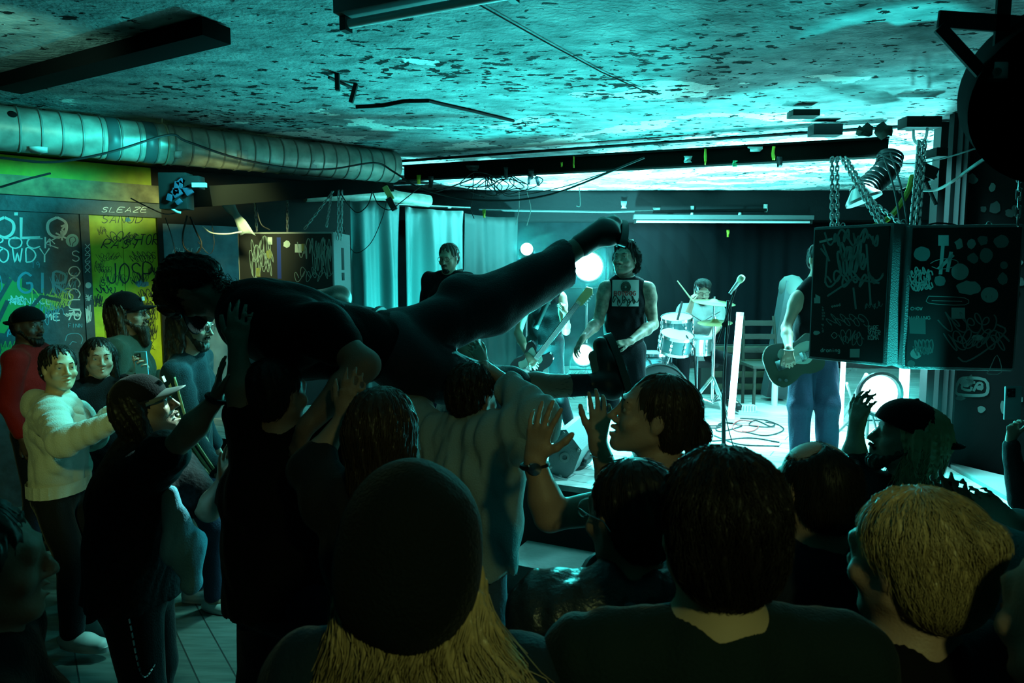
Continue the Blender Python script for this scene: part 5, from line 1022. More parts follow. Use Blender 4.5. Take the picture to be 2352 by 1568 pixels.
# monitor wedge
def px_prism(pts, Y, dep, name, label, m, cat, parts=None):
    q = [P(x, y, Y) for x, y in pts]; root = empty(name, q[0], label, cat); mb = MB(); mb.poly(q, (.35, 1, 0), dep); mb.build('cabinet', m, root, smooth=False); return root, q
root, q = px_prism([(1283, 988), (1300, 986), (1336, 1034), (1316, 1086), (1282, 1106), (1256, 1082), (1262, 1040)], 4.86, .5, 'stage_monitor', 'black stage monitor wedge on the stage edge by the raised hands', mat('monitor_paint', (.2, .25, .25), .5, bump=.4, bscale=140), 'loudspeaker')
n = Vector((0, -1, 0)); mb = MB(); mb.lathe([(.018, .004), (.036, .004), (.038, 0)], P(1297, 1050, 4.855), n, 24); mb.build('pole_socket', M_STEEL, root)
for px, py in ((1294, 995), (1328, 1034), (1286, 1093), (1264, 1072)): mb = MB(); mb.lathe([(0, .01), (.012, .008), (.014, 0)], P(px, py, 4.855), n, 12); mb.build('screw', M_STEEL, root)
mb = MB(); mb.box(P(1290, 1104, 4.83), (.16, .05, .045), Matrix.Rotation(.35, 3, 'Y'), bev=.005); mb.box(P(1275, 1110, 4.8), (.02, .01, .018), mi=1); mb.build('connector_plate', [M_STEEL, mat('red_plastic', (.5, .02, .02), .4)], root)
# plastic cup on the floor of the stage
c = PZ(1600, 955, DZ); mb = MB(); mb.lathe([(0, 0), (.03, 0), (.042, .12), (.04, .12), (.029, .004)], c, (0, 0, 1), 20); tag(mb.build('plastic_cup', mat('cloudy_plastic', (.55, .65, .65), .2)), 'clear plastic cup on the stage near the microphone cables', 'cup')
# ------------------------------------------------------------------ guitars
def guitar(c, u, n, label, body_m, kind='tele', scale=1.0):
    """c = middle of the body, u = towards the head, n = the front"""
    c = Vector(c); u = Vector(u).normalized(); n = Vector(n); n = (n-u*n.dot(u)).normalized(); v = n.cross(u); s = scale; T = lambda a, b, d=0: c+(u*a+v*b+n*d)*s
    root = empty('electric_guitar', c, label, 'guitar', 'guitars and basses on stage')
    ol = [(-.21, 0), (-.2, .09), (-.14, .155), (-.05, .15), (.02, .115), (.08, .125), (.15, .15), (.19, .12), (.17, .06), (.13, .03), (.13, -.03), (.2, -.07), (.17, -.13), (.09, -.14), (.02, -.12), (-.05, -.15), (-.14, -.165), (-.2, -.1)]
    sm = [T(p.x, p.y, -.02) for p in spline([(a, b, 0) for a, b in ol+[ol[0]]], 4)][:-1]; mb = MB(); mb.poly(sm, n, .04*s); mb.build('body', body_m, root, auto=30)
    pg = [(.12, .03), (.15, .09), (.08, .1), (.0, .08), (-.06, .11), (-.1, .06), (-.05, .0), (.0, -.03), (.08, -.06), (.13, -.03)]; mb = MB(); mb.poly([T(p.x, p.y, .021) for p in spline([(a, b, 0) for a, b in pg+[pg[0]]], 3)][:-1], n, .003*s); mb.build('pickguard', mat('mint_pickguard', (.4, .55, .45), .4), root)
    mb = MB(); R = Matrix((u, v, n)).transposed(); mb.box(T(.42, 0, .018), (.66*s, .05*s, .022*s), R, bev=.004); mb.build('neck', mat('dark_fretboard', (.03, .025, .02), .4), root)
    mb = MB(); mb.poly([T(a, b, .005) for a, b in ((.74, -.025), (.76, -.04), (.9, -.05), (.94, -.02), (.92, .03), (.78, .03), (.74, .025))], n, .016*s); mb.build('headstock', mat('maple_neck', (.3, .24, .1), .4), root)
    for k in range(6): mb = MB(); mb.tube([T(.78+.024*k, -.035, .012), T(.78+.024*k, -.065, .012)], .006*s, 6); mb.build('tuner', M_CHROME, root)
    mb = MB(); mb.box(T(-.1, 0, .028), (.07*s, .075*s, .012*s), R, bev=.003); mb.build('bridge', M_CHROME, root); mb = MB(); mb.box(T(.06, 0, .026), (.025*s, .07*s, .01*s), R, bev=.003); mb.build('pickup', M_CHROME, root)
    for k in range(6): mb = MB(); mb.tube([T(-.1, -.02+.008*k, .036), T(.78, -.016+.0065*k, .034)], .0011, 4); mb.build('string', M_CHROME, root)
    for a_, b_ in ((-.15, -.1), (-.11, -.12)): mb = MB(); mb.tube([T(a_, b_, .024), T(a_, b_, .036)], .012, 10); mb.build('knob', M_CHROME, root)
    return root
# ------------------------------------------------------------------ people
random.seed(5)
def pw(J, *names, **kw):
    for k, v in kw.items(): J[k] = P(*v)
def shift(J, keys, d):
    for k in keys: J[k] = J[k]+Vector(d)
def fv(yaw, pitch=0):
    a = math.radians(yaw); b = math.radians(pitch); return Vector((math.sin(a)*math.cos(b), math.cos(a)*math.cos(b), math.sin(b)))
def head_tilt(J, yaw, pitch=0, roll=0):
    J['face'] = fv(yaw, pitch); J['up'] = (fv(yaw, pitch+90)+Vector((math.cos(math.radians(yaw)), -math.sin(math.radians(yaw)), 0))*math.sin(math.radians(roll))).normalized()
def strap_over(J, m, root, side='L', name='guitar_strap', w_=.05):
    g = J['g']; f = J['f']; a = J['sh'+side].lerp(J['neck'], .45); o = 'R' if side == 'L' else 'L'; pts = [a-f*.13+V3(0, 0, -.1), a+V3(0, 0, .075)*g, a.lerp(J['chest'], .3)+f*.135, J['chest']+f*.16, J['waist']+f*.15+(J['hip'+o]-J['pelvis'])*1.2]
    mb = MB(); mb.ribbon(spline(pts, 6), f, w_); st = mb.build(name, m, root); md = st.modifiers.new('t', 'SOLIDIFY'); md.thickness = .004
def dress(J, root, skin=SKIN, h=.01, top=C_BLACK, bot=C_DENIM, sleeve=.45, mouth=0, female=False, shoe=M_BLKR, seed=1, fat=1.0, sh=None, tr=None, hs=1.0):
    body_mesh(J, skin, root, min(h, .009), mouth, female, fat, hs); shirt(J, top, root, h=h, sleeve=sleeve, seed=seed, fat=fat, **(sh or {})); trousers(J, bot, root, h=h, seed=seed+5, fat=fat, **(tr or {}))
    if shoe: shoes(J, shoe, root, h*.8)
# --- stage: singer
J = template(P(1436, 596, 5.4), 186, DZ, .05); J['face'] = fv(212, 8); root = person('person with dark hair in a sleeveless printed black top, standing centre stage', at=(J['pelvis'].x, J['pelvis'].y, DZ))
pw(J, shR=(1392, 662, 5.4), shL=(1488, 664, 5.4), elR=(1374, 738, 5.35), wrR=(1338, 778, 5.15), elL=(1500, 745, 5.4), wrL=(1445, 785, 5.15), knR=(1402, 920, 5.3), anR=(1350, 1030, 5.25))
J['handR'] = dict(d=V3(-.5, -.3, -.8), n=V3(.6, .2, -.3), curl=.5); J['handL'] = dict(d=V3(-.9, -.3, -.1), n=V3(0, .5, -.8), curl=.5)
body_mesh(J, mat('tattooed_skin', (.34, .23, .17), .5, mottle=.55, bscale=22), root, .007, hs=1.12, arm=1.15); s_ = shirt(J, C_BLACK, root, tank=True, h=.008, puff=.01, name='sleeveless_top'); trousers(J, C_CHAR, root, h=.009); shoes(J, M_BLKR, root)
hair(J, HAIRD, root, 'top', .006, 2, .008, .075, 700, .25, hs=1.12, lift=.012, extra=(((.07, -.03, .02), (.072, -.04, -.06), .03, .026), ((-.07, -.03, .02), (-.072, -.04, -.06), .03, .026))); eyes(J, root, hs=1.12)
MP = [mat('print_white', (.5, .52, .48), .7), M_INKK, mat('print_red', (.45, .05, .04), .7)]
c = J['chest']+J['f']*.152+V3(0, 0, .08); R = Matrix((-J['r'], -J['f'], V3(0, 0, 1))).transposed(); mb = MB()
q = [c+J['r']*x*.095-J['f']*(x*x*.02)+V3(0, 0, z*.095) for x, z in ((1, -1), (-1, -1), (-1, 1), (1, 1))]
V = [c+J['r']*x*.1-J['f']*(x*x*.03-.006)+V3(0, 0, z*.1) for z in (-1, 0, 1) for x in (-1, -.5, 0, .5, 1)]; mb.add(V, [(j*5+i, j*5+i+1, j*5+i+6, j*5+i+5) for j in range(2) for i in range(4)])
def shp(x, y): return c+J['r']*x*.1-J['f']*(x*x*.03-.012)+V3(0, 0, y*.1)
for k in range(4): mb.ribbon([shp(.35*(1-k*.22)*math.cos(a)+.0, .45+.4*(1-k*.22)*math.sin(a)) for a in [2*PI*i/12 for i in range(13)]], J['f'], .007, 1)
for s_ in scrib(-.9, -.6, 1.8, .5, 3, 5): mb.ribbon([shp(-a, b) for a, b in s_], J['f'], .008, 1)
for s_ in word('BOVDOG', -.85, .12, .32, .2): mb.ribbon([shp(-a, -b-.05) for a, b in s_], J['f'], .009, 2)
mb.build('shirt_print', MP, root)
mb = MB(); mb.tube([J['wrL']+J['f']*0+V3(.0, 0, 0)+(Vector((math.cos(a), 0, math.sin(a)))*.034) for a in [2*PI*i/12 for i in range(12)]], .004, 5, closed=True); mb.build('wristband', M_BLKR, root)
mb = MB(); mb.tube(spline([J['neck']+J['r']*.07+V3(0, 0, .02), J['neck']+J['f']*.12+V3(0, 0, -.06), J['neck']-J['r']*.07+V3(0, 0, .02)], 8), .0025, 5); mb.build('necklace', M_CHROME, root)
# --- bassist behind the raised leg
J = template(P(1254, 610, 6.3), 178, DZ, .05); root = person('person in a black top playing bass, head hidden by the raised leg', at=(J['pelvis'].x, J['pelvis'].y, DZ))
pw(J, shR=(1212, 688, 6.3), shL=(1288, 684, 6.3), elR=(1190, 765, 6.3), wrR=(1215, 820, 6.05), elL=(1300, 760, 6.2), wrL=(1300, 722, 6.0), anL=(1308, 972, 6.35)); J['handL'] = dict(d=V3(-.2, -.3, .9), n=V3(-.7, .2, .2), curl=.9); J['handR'] = dict(d=V3(.6, 0, -.7), n=V3(0, .8, 0), curl=.5)
body_mesh(J, SKIN, root, .009); shirt(J, C_BLACK, root, tank=True, h=.009, puff=.012); trousers(J, C_CHAR, root, h=.009); shoes(J, M_WHITE, root, sole=M_WHITE); hair(J, HAIRD, root, 'short', .008, 2, n=60)
mb = MB(); c = J['chest']+J['f']*.15+J['r']*.04+V3(0, 0, .07); mb.add([c+J['r']*x*.07+V3(0, 0, z*.085) for x, z in ((1, -1), (-1, -1), (-1, 1), (1, 1))], [(0, 1, 2, 3)])
for s_ in word('HATE', -.07, .0, .05, .026): mb.ribbon([c+J['f']*.004+J['r']*(-a)+V3(0, 0, -b) for a, b in s_], J['f'], .007, 1)
mb.build('shirt_print', MP[:2], root); strap_over(J, M_BLKR, root)
guitar(P(1222, 835, 6.1), P(1325, 700, 5.85)-P(1222, 835, 6.1), (0, -1, .1), 'dark bass guitar held by the player whose head is hidden', mat('black_lacquer', (.01, .01, .012), .15), scale=.95)
# --- guitarist in front of the satin curtain
J = template(P(1030, 592, 6.2), 195, DZ, .05); J['face'] = fv(200, -12); root = person('person with tied-back hair and glasses in black before the satin curtain', at=(J['pelvis'].x, J['pelvis'].y, DZ))
J['wrR'] = J['elR']+V3(.12, -.22, -.05); J['wrL'] = J['elL']+V3(.05, -.25, .05)
dress(J, root, sleeve=1.6, h=.009, fat=1.15); hair(J, HAIRB, root, 'short', .007, 4, .005, .05, 250, .3); glasses(J, root); beard(J, HAIRD, root, .01, 80, full=False); strap_over(J, mat('leather_strap', (.08, .07, .05), .5), root)
guitar(P(1010, 760, 6.0), V3(.9, -.2, .5), (0, -1, .1), 'dark guitar worn by the long-haired guitarist, mostly hidden', mat('black_lacquer', (.01, .01, .012), .15))
# --- drummer
J = template(P(1613, 670, 7.6), 184, DZ, .06, H=1.75); J['face'] = fv(184, -14); hp = Vector((J['head'].x, 7.75, DZ+.56)); tv = J['head']-hp; J['pelvis'] = hp; J['waist'] = hp+tv*.2; J['chest'] = hp+tv*.5; J['neck'] = hp+tv*.76
for s_, sg in (('L', -1), ('R', 1)): J['sh'+s_] = hp+tv*.7+J['r']*sg*.18; J['hip'+s_] = hp+J['r']*sg*.1; J['kn'+s_] = hp+J['r']*sg*.25+V3(0, -.42, -.02); J['an'+s_] = J['kn'+s_]+V3(0, -.02, -.4)
pw(J, elR=(1572, 745, 7.55), wrR=(1588, 698, 7.4), elL=(1650, 745, 7.55), wrL=(1632, 776, 7.4)); J['handR'] = dict(d=V3(0, -.3, .9), n=V3(.5, 0, 0), curl=1.1); J['handL'] = dict(d=V3(-.8, -.4, 0), n=V3(0, .3, -.8), curl=1.1)
root = person('person with glasses and beard in a pale shirt drumming', at=(hp.x, hp.y, DZ)); body_mesh(J, SKIN, root, .009); shirt(J, mat('pale_shirt', (.34, .38, .36), .8, bump=.3, bscale=80), root, h=.01, sleeve=.9, puff=.022); trousers(J, C_CHAR, root); shoes(J, M_BLKR, root)
hair(J, HAIRD, root, 'curly', .008, 2, n=200, L=.04, curl=.4); glasses(J, root); beard(J, HAIRD, root, .012, 60)
mb = MB(); mb.tube([J['shL']+J['f']*.13, J['chest']+J['f']*.16+V3(0, 0, .03), J['shR']+J['f']*.13], .004, 5); mb.build('necklace', M_BLKR, root)
# --- guitarist at the right, head behind the hung speaker
J = template(P(1884, 596, 5.3), 178, DZ, .06); root = person('person in a sleeveless top and loose jeans, head hidden by the hung speaker', at=(J['pelvis'].x, J['pelvis'].y, DZ))
pw(J, shR=(1832, 685, 5.3), elR=(1806, 752, 5.25), wrR=(1812, 806, 5.05), knR=(1836, 930, 5.3), anR=(1835, 1045, 5.3), knL=(1898, 930, 5.3), anL=(1898, 1045, 5.3)); J['handR'] = dict(d=V3(.1, -.1, -.9), n=V3(.3, .7, 0), curl=.7); J['wrL'] = J['elL']+V3(.05, -.25, .1)
body_mesh(J, SKIN, root, .008); shirt(J, C_BLACK, root, tank=True, h=.009); trousers(J, mat('blue_jeans', (.016, .03, .07), .8, bump=.4, bscale=120), root, flare=1.35, h=.009, amp=.009); shoes(J, M_BLKR, root); hair(J, HAIRD, root, 'short', .009, 3, n=50)
mb = MB(); mb.tube([J['wrR']+Vector((math.cos(a), math.sin(a), 0))*.034+V3(0, 0, .01) for a in [2*PI*i/12 for i in range(12)]], .005, 5, closed=True); mb.build('watch', M_STEEL, root)
guitar(P(1822, 826, 5.12), V3(.94, -.1, .38), (0, -1, .15), 'dark electric guitar with a pale pickguard, played at the right', mat('walnut_lacquer', (.05, .06, .04), .2))
# --- crowd surfer
def surfer():
    g = 1.02; J = {'g': g, 'H': 1.78, 'f': V3(0, 0, -1), 'r': V3(0, -1, 0), 'handR': {}, 'handL': {}}
    J['head'] = P(452, 662, 2.5); J['face'] = V3(.05, .25, -1).normalized(); J['up'] = V3(-.9, .15, .25).normalized()
    J['neck'] = P(590, 728, 2.52); J['chest'] = P(690, 765, 2.55); J['waist'] = P(820, 790, 2.68); J['pelvis'] = P(900, 790, 2.78)
    J['shR'] = P(655, 775, 2.33); J['shL'] = P(640, 715, 2.8); pw(J, elR=(838, 838, 2.28), wrR=(700, 985, 2.2), elL=(778, 684, 2.95), wrL=(772, 760, 2.7))
    pw(J, hipR=(930, 835, 2.72), knR=(1120, 892, 2.85), anR=(1388, 882, 3.0), hipL=(945, 770, 2.85), knL=(1128, 700, 2.95), anL=(1386, 530, 3.1))
    J['toeR'] = V3(-.32, .35, .95); J['supR'] = V3(-1, 0, .1); J['toeL'] = V3(.1, .95, .35); J['supL'] = V3(-1, 0, .35)
    J['shR'] = P(740, 760, 2.36); J['handR'] = dict(d=V3(-.4, .1, -.9), n=V3(.6, .5, 0), curl=.5); J['handL'] = dict(d=V3(-.3, -.4, -.8), n=V3(-.6, 0, 0), curl=.4)
    root = person('person crowd-surfing face down over raised hands, boots to the right', at=J['pelvis'])
    S = Shape(); R = basis(J['face'], J['up']); head_shape(S, J['head'], R, g); S.cone(J['head'], J['neck'], .055, .065, .03); w = V3(.1, 1, 0)
    S.cone(J['neck'], J['chest'], .1, .125, .06, w, 1.4); S.cone(J['chest'], J['waist'], .125, .12, .05, w, 1.3); S.cone(J['waist'], J['pelvis'], .115, .11, .05, w, 1.3)
    for s_ in 'LR':
        S.cone(J['neck'], J['sh'+s_], .07, .065, .06); S.cone(J['sh'+s_], J['el'+s_], .066, .047, .03); S.cone(J['el'+s_], J['el'+s_].lerp(J['wr'+s_], .35), .047, .05, .03); S.cone(J['el'+s_].lerp(J['wr'+s_], .35), J['wr'+s_], .05, .03, .02)
        hand_shape(S, J['wr'+s_], J['hand'+s_]['d'], J['hand'+s_]['n'], 1 if s_ == 'L' else -1, 1.0, J['hand'+s_]['curl'])
        S.cone(J['hip'+s_], J['kn'+s_], .085, .06, .04); S.cone(J['kn'+s_], J['kn'+s_].lerp(J['an'+s_], .4), .056, .058, .03); S.cone(J['kn'+s_].lerp(J['an'+s_], .4), J['an'+s_], .058, .038, .03); t = J['toe'+s_].normalized(); S.cone(J['an'+s_], J['an'+s_]+t*.13, .038, .028, .03)
    S.obj('body', .0075, SKIND, root)
    S = Shape(); S.cone(J['neck'], J['chest'], .12, .15, .06, w, 1.4); S.cone(J['chest'], J['waist'], .15, .14, .06, w, 1.3); S.cone(J['waist'], J['pelvis'].lerp(J['waist'], .3), .135, .13, .05, w, 1.3); S.cone(P(560, 700, 2.55), J['neck'], .07, .11, .06)
    S.ell(P(620, 705, 2.6), (.14, .16, .09), None, .08)
    for s_ in 'LR': S.cone(J['neck'], J['sh'+s_], .09, .09, .06); S.cone(J['sh'+s_], J['sh'+s_].lerp(J['el'+s_], .38), .088, .078, .03)
    S.obj('shirt', .01, C_BLACK, root, wrinkle(6, .006, 14))
    S = Shape(); S.cone(J['waist'].lerp(J['pelvis'], .5), J['pelvis'], .125, .135, .05, w, 1.35)
    S.cone(J['hipL'], J['knL'], .12, .12, .05); e = P(1300, 605, 3.04); S.cone(J['knL'], e, .118, .098, .05); S.ell(P(1060, 665, 2.95), (.1, .1, .075), None, .04); S.plane(P(1302, 605, 3.04), e-P(1250, 615, 3.0))
    S.cone(J['hipR'], J['knR'], .125, .095, .05); S.cone(J['knR'], J['knR'].lerp(J['anR'], .18), .095, .085, .03)
    tr_ = S.obj('trousers', .009, cloth('black_work_trousers', (.01, .011, .018), spec=.35, rough=.6), root, wrinkle(9, .007, 13))
    mb = MB(); r = random.Random(2)
    for i in range(260):       # leg hair on the bare calf
        t = r.uniform(.15, .85); c = J['knR'].lerp(J['anR'], t); a = r.uniform(0, 2*PI); q = (J['anR']-J['knR']).normalized(); x = q.orthogonal().normalized(); y = q.cross(x); d = x*math.cos(a)+y*math.sin(a); rr = .056-.012*t; mb.tube([c+d*rr, c+d*(rr+.008)+q*.006, c+d*(rr+.014)+q*.014], [.0007, .0006, .0003], 3, cap=False)
    mb.build('leg_hair', HAIRD, root)
    # lace-up boots: ankle shaft, foot, thick sole
    for s_, hs_ in (('L', .12), ('R', .06)):
        a = J['an'+s_]; t = J['toe'+s_].normalized(); u = J['sup'+s_]; u = (u-t*u.dot(t)).normalized(); sd = t.cross(u); k = J['kn'+s_]; S = Shape()
        S.cone(a+(k-a).normalized()*hs_, a, .052, .056, .02); S.cone(a-t*.03-u*.03, a+t*.09-u*.04, .05, .046, .03); S.cone(a+t*.08-u*.042, a+t*.17-u*.045, .045, .036, .03, sd, 1.2); S.plane(a-u*.075, -u)
        o = S.obj('boot', .006, mat('black_boot_leather', (.015, .014, .013), .35), root); mb = MB(); mb.poly([a-u*.105+t*(.062+.15*math.cos(b))+sd*(.044+.008*math.cos(b))*math.sin(b) for b in [2*PI*i/28 for i in range(28)]], u, .032); b_ = mb.build('sole', mat('boot_sole', (.06, .07, .065), .5), o); b_.matrix_parent_inverse = Matrix.Identity(4)
    S = Shape(); k, a = J['knR'], J['anR']; S.cone(k.lerp(a, .68), a, .05, .046, .02); S.plane(k.lerp(a, .68), k-a); S.obj('sock', .006, cloth('dark_sock', (.03, .035, .05)), root)
    hair(J, HAIRD, root, 'curly', .007, 4, .008, .07, 500, .6, zmax=.02); cap(J, C_BLACK, root)
    mb = MB(); rt = []; ds = []; r = random.Random(8)
    for i in range(420):
        px = r.uniform(485, 545); py = 640+(px-485)*.55+r.uniform(-12, 26); rt.append(P(px, py, 2.5+r.uniform(-.05, .05))); ds.append(V3(r.uniform(-.2, .8), r.uniform(-.4, .4), r.uniform(-.7, .5)))
    hairtubes(mb, rt, ds, .06, .0015, 6, .9, .1, 3); mb.build('curly_fringe', HAIRB, root)
    mb = MB(); c = J['waist'].lerp(J['pelvis'], .55); q = (J['pelvis']-J['waist']).normalized(); x = q.cross(w).normalized(); mb.tube([c+w*.185*math.cos(a)+x*.14*math.sin(a) for a in [2*PI*i/32 for i in range(32)]], .012, 6, closed=True); mb.build('belt', M_BLKR, root)
surfer()
# --- left side
J = template(P(62, 750, 4.8), 80); root = person('person in a backwards cap and red top by the marker-covered boards, far left', at=(J['pelvis'].x, J['pelvis'].y, 0)); J['face'] = fv(100, 0)
dress(J, root, skin=mat('dark_skin', (.1, .06, .045), .45), top=cloth('red_cotton', (.35, .02, .02)), sleeve=1.8, h=.011); cap(J, C_BLACK, root, yaw=180); beard(J, HAIRD, root, .015, 80); eyes(J, root); hair(J, HAIRD, root, 'buzz', .008, 1, n=0)
J = template(P(137, 845, 3.6), 82, 0, .04); J['face'] = fv(128, 3); J['up'] = V3(.05, 0, 1); root = person('person with short dark hair in a pale zip hoodie, turned to the camera', at=(J['pelvis'].x, J['pelvis'].y, 0))
J['neck'] = J['neck']+V3(0, 0, -.03); pw(J, shR=(112, 962, 3.45), elR=(150, 1010, 3.25), wrR=(258, 968, 3.3), shL=(172, 955, 3.75), elL=(215, 1000, 3.8), wrL=(262, 945, 3.55), knR=(165, 1290, 3.5), anR=(168, 1455, 3.5), knL=(215, 1270, 3.75), anL=(210, 1420, 3.75)); J['toeR'] = J['toeL'] = V3(1, -.15, 0)
J['handR'] = dict(d=V3(.6, 0, .8), n=V3(0, 1, 0), curl=.2); J['handL'] = dict(d=V3(.5, 0, .8), n=V3(0, -1, 0), curl=.2)
M_HOOD = cloth('cream_fleece', (.5, .52, .45), sheen=.2, spec=.2); body_mesh(J, mat('skin_olive', (.5, .36, .22), .5, bump=.1, bscale=220), root, .006, mouth=.5); s_ = shirt(J, M_HOOD, root, h=.007, sleeve=1.92, puff=.02, amp=.012, seed=5, name='hoodie', hem=.02, fat=1.05)
S = Shape(); nk = J['neck']; S.cone(nk-J['f']*.1+V3(0, 0, .02), nk+J['r']*.09+V3(0, 0, .0), .045, .04, .04); S.cone(nk-J['f']*.1+V3(0, 0, .02), nk-J['r']*.09, .045, .04, .04); S.cone(nk+J['r']*.09, nk+J['f']*.1+V3(0, 0, -.05), .04, .03, .04); S.ell(nk-J['f']*.115-V3(0, 0, .03), (.045, .06, .055), None, .04); S.obj('hood', .007, M_HOOD, root, wrinkle(2, .004, 20))
ax = (J['neck']-J['pelvis']).normalized(); mb = MB(); c = J['pelvis']+ax*.03; nn = 72; mb.add([c+ax*(z*.065)+(J['f']*math.cos(a)*(.135)+J['r']*math.sin(a)*.185)*(1+.014*math.cos(a*24)) for z in (-.5, .0, .5) for a in [2*PI*i/nn for i in range(nn)]], [(j*nn+i, j*nn+(i+1) % nn, (j+1)*nn+(i+1) % nn, (j+1)*nn+i) for j in range(2) for i in range(nn)]); mb.build('ribbed_hem', M_HOOD, root)
trousers(J, C_CHAR, root, h=.009, flare=1.15, amp=.006); shoes(J, M_WHITE, root, .006, M_WHITE, laces=M_WHITE); hair(J, HAIRD, root, 'short', .005, 7, .006, .03, 900, .25); eyes(J, root)
mb = MB(); RH = basis(J['face'], J['up']); mb.tube([J['head']+RH@V3(.083, .0, -.03), J['head']+RH@V3(.086, .003, -.034)], .004, 8); mb.build('earring', M_CHROME, root)
J = template(P(228, 822, 4.05), 120, 0, .03, female=True); J['face'] = fv(142, 0); root = person('person with long dark hair facing the camera between hoodie and phone holder', at=(J['pelvis'].x, J['pelvis'].y, 0)); dress(J, root, sleeve=1.8, h=.011, female=True); hair(J, HAIRD, root, 'long', .006, 5, .005, .22, 350, .05); eyes(J, root)
J = template(P(293, 722, 4.5), 78, 0, .05); J['face'] = fv(84, 6); root = person('person with a long beard and cap filming with a phone', at=(J['pelvis'].x, J['pelvis'].y, 0)); pw(J, elR=(262, 900, 4.3), wrR=(325, 868, 4.15)); J['shR'] += V3(-.02, 0, 0); J['handR'] = dict(d=V3(.3, -.1, .9), n=V3(-.3, -.6, 0), curl=.9)
J['wrL'] = J['elL']+V3(.2, 0, .1); dress(J, root, top=cloth('olive_jacket', (.09, .14, .11), amp=0) if False else cloth('olive_jacket', (.04, .065, .05)), sleeve=1.85, h=.008, fat=1.1, sh=dict(amp=.012)); cap(J, C_BLACK, root, logo=M_WHITE); hair(J, HAIRB, root, 'long', .007, 8, .006, .3, 700, .12, zmax=0, lift=.02); beard(J, HAIRB, root, .09, 500); glasses(J, root); eyes(J, root)
def phone(c, u, n, label, m, s=1.0):
    c = Vector(c); u = Vector(u).normalized(); n = Vector(n); n = (n-u*n.dot(u)).normalized(); v = n.cross(u); R = Matrix((v, u, n)).transposed(); root = empty('smartphone', c, label, 'phone', 'phones held up'); mb = MB(); mb.box(c, (.075*s, .155*s, .009*s), R, bev=.0035); mb.build('case', m, root)
    mb = MB(); o = c+R@V3(.014, .048, .006)*s; mb.box(o, (.038*s, .04*s, .004*s), R, bev=.0015); mb.build('camera_bump', mat('phone_glass', (.03, .05, .06), .1), root); mb = MB()
    for a, b in ((-.008, .009), (-.008, -.009), (.009, 0)): mb.lathe([(0, .004), (.0055, .004), (.0065, 0)], o+R@V3(a, b, .001)*s, n, 14)
    mb.build('lens', M_CHROME, root); mb = MB(); mb.box(c-n*.0055*s, (.068*s, .146*s, .001), R); mb.build('screen', mat('phone_screen', (.02, .02, .02), .1, emit=(.2, .5, .6), es=.6), root)
phone(P(325, 838, 4.12), V3(-.05, 0, 1), V3(-.1, -1, 0), 'pale blue phone held by the bearded person', mat('blue_phone_case', (.12, .42, .6), .35), 1.05)
# cap wearer in profile with arms raised
J = template(P(334, 936, 2.55), 74, 0, .06, female=True); J['face'] = fv(76, 18); J['up'] = fv(76, 108); root = person('person in a cap and dark denim vest cheering in profile, arms raised', at=(J['pelvis'].x, J['pelvis'].y, 0))
pw(J, shR=(318, 1105, 2.42), elR=(428, 1000, 2.3), wrR=(497, 915, 2.3), shL=(395, 1085, 2.65), elL=(480, 1172, 2.55), wrL=(512, 1105, 2.5)); J['handR'] = dict(d=V3(.15, 0, 1), n=V3(.8, .4, 0), curl=.12, spread=.2); J['handL'] = dict(d=V3(.1, .1, 1), n=V3(.8, -.3, 0), curl=.15, spread=.15)
body_mesh(J, SKIN, root, .006, mouth=1.3, female=True, fat=1.15); M_VEST = mat('patched_denim', (.007, .009, .011), .85, spec=.15, bump=.5, bscale=60, mottle=.7); shirt(J, M_VEST, root, h=.008, sleeve=.4, puff=.022, fat=1.25, seed=7, name='denim_vest', wide=1.15, amp=.006)
trousers(J, C_CHAR, root, h=.01, fat=1.25, flare=1.1); shoes(J, M_BLKR, root); hair(J, HAIRD, root, 'chin', .006, 3, .005, .08, 300, .1, zmax=0); cap(J, C_BLACK, root, brim_m=mat('grey_brim', (.16, .19, .18), .6), logo=M_STK); eyes(J, root)
mb = MB(); RH = basis(J['face'], J['up']); mb.box(J['head']+RH@V3(0, .094, -.064), (.022, .006, .006), RH, bev=.002); mb.build('teeth', M_WHITE, root)
mb = MB(); mb.tube([J['wrR']+Vector((math.cos(a)*.8, math.sin(a), -.4*math.cos(a)))*.034 for a in [2*PI*i/16 for i in range(16)]], .009, 6, closed=True); mb.build('wristband', M_BLKR, root)
S = Shape(); hp = P(395, 1255, 2.42); S.cone(hp+V3(.0, 0, .2), hp+V3(.04, 0, .0), .02, .05, .04, V3(1, 0, 0), 1.2); S.cone(hp+V3(.05, 0, .0), hp+V3(.07, 0, -.12), .06, .022, .04); S.ell(hp+V3(.07, 0, -.14), (.03, .03, .025), None, .02); S.obj('tied_shirt', .007, cloth('blue_flannel', (.16, .42, .55)), root, wrinkle(11, .012, 22, (1, 1, .2)))
mb = MB(); q = spline([J['hipL']+V3(.1, -.1, -.05), J['hipL']+V3(.13, -.12, -.2), J['hipR']+V3(.1, -.13, -.24), J['hipR']+V3(.06, -.13, -.02)], 10)
for i in range(len(q)-1): mb.tube([q[i], q[i].lerp(q[i+1], .7)], .003, 5)
mb.build('wallet_chain', M_CHROME, root)
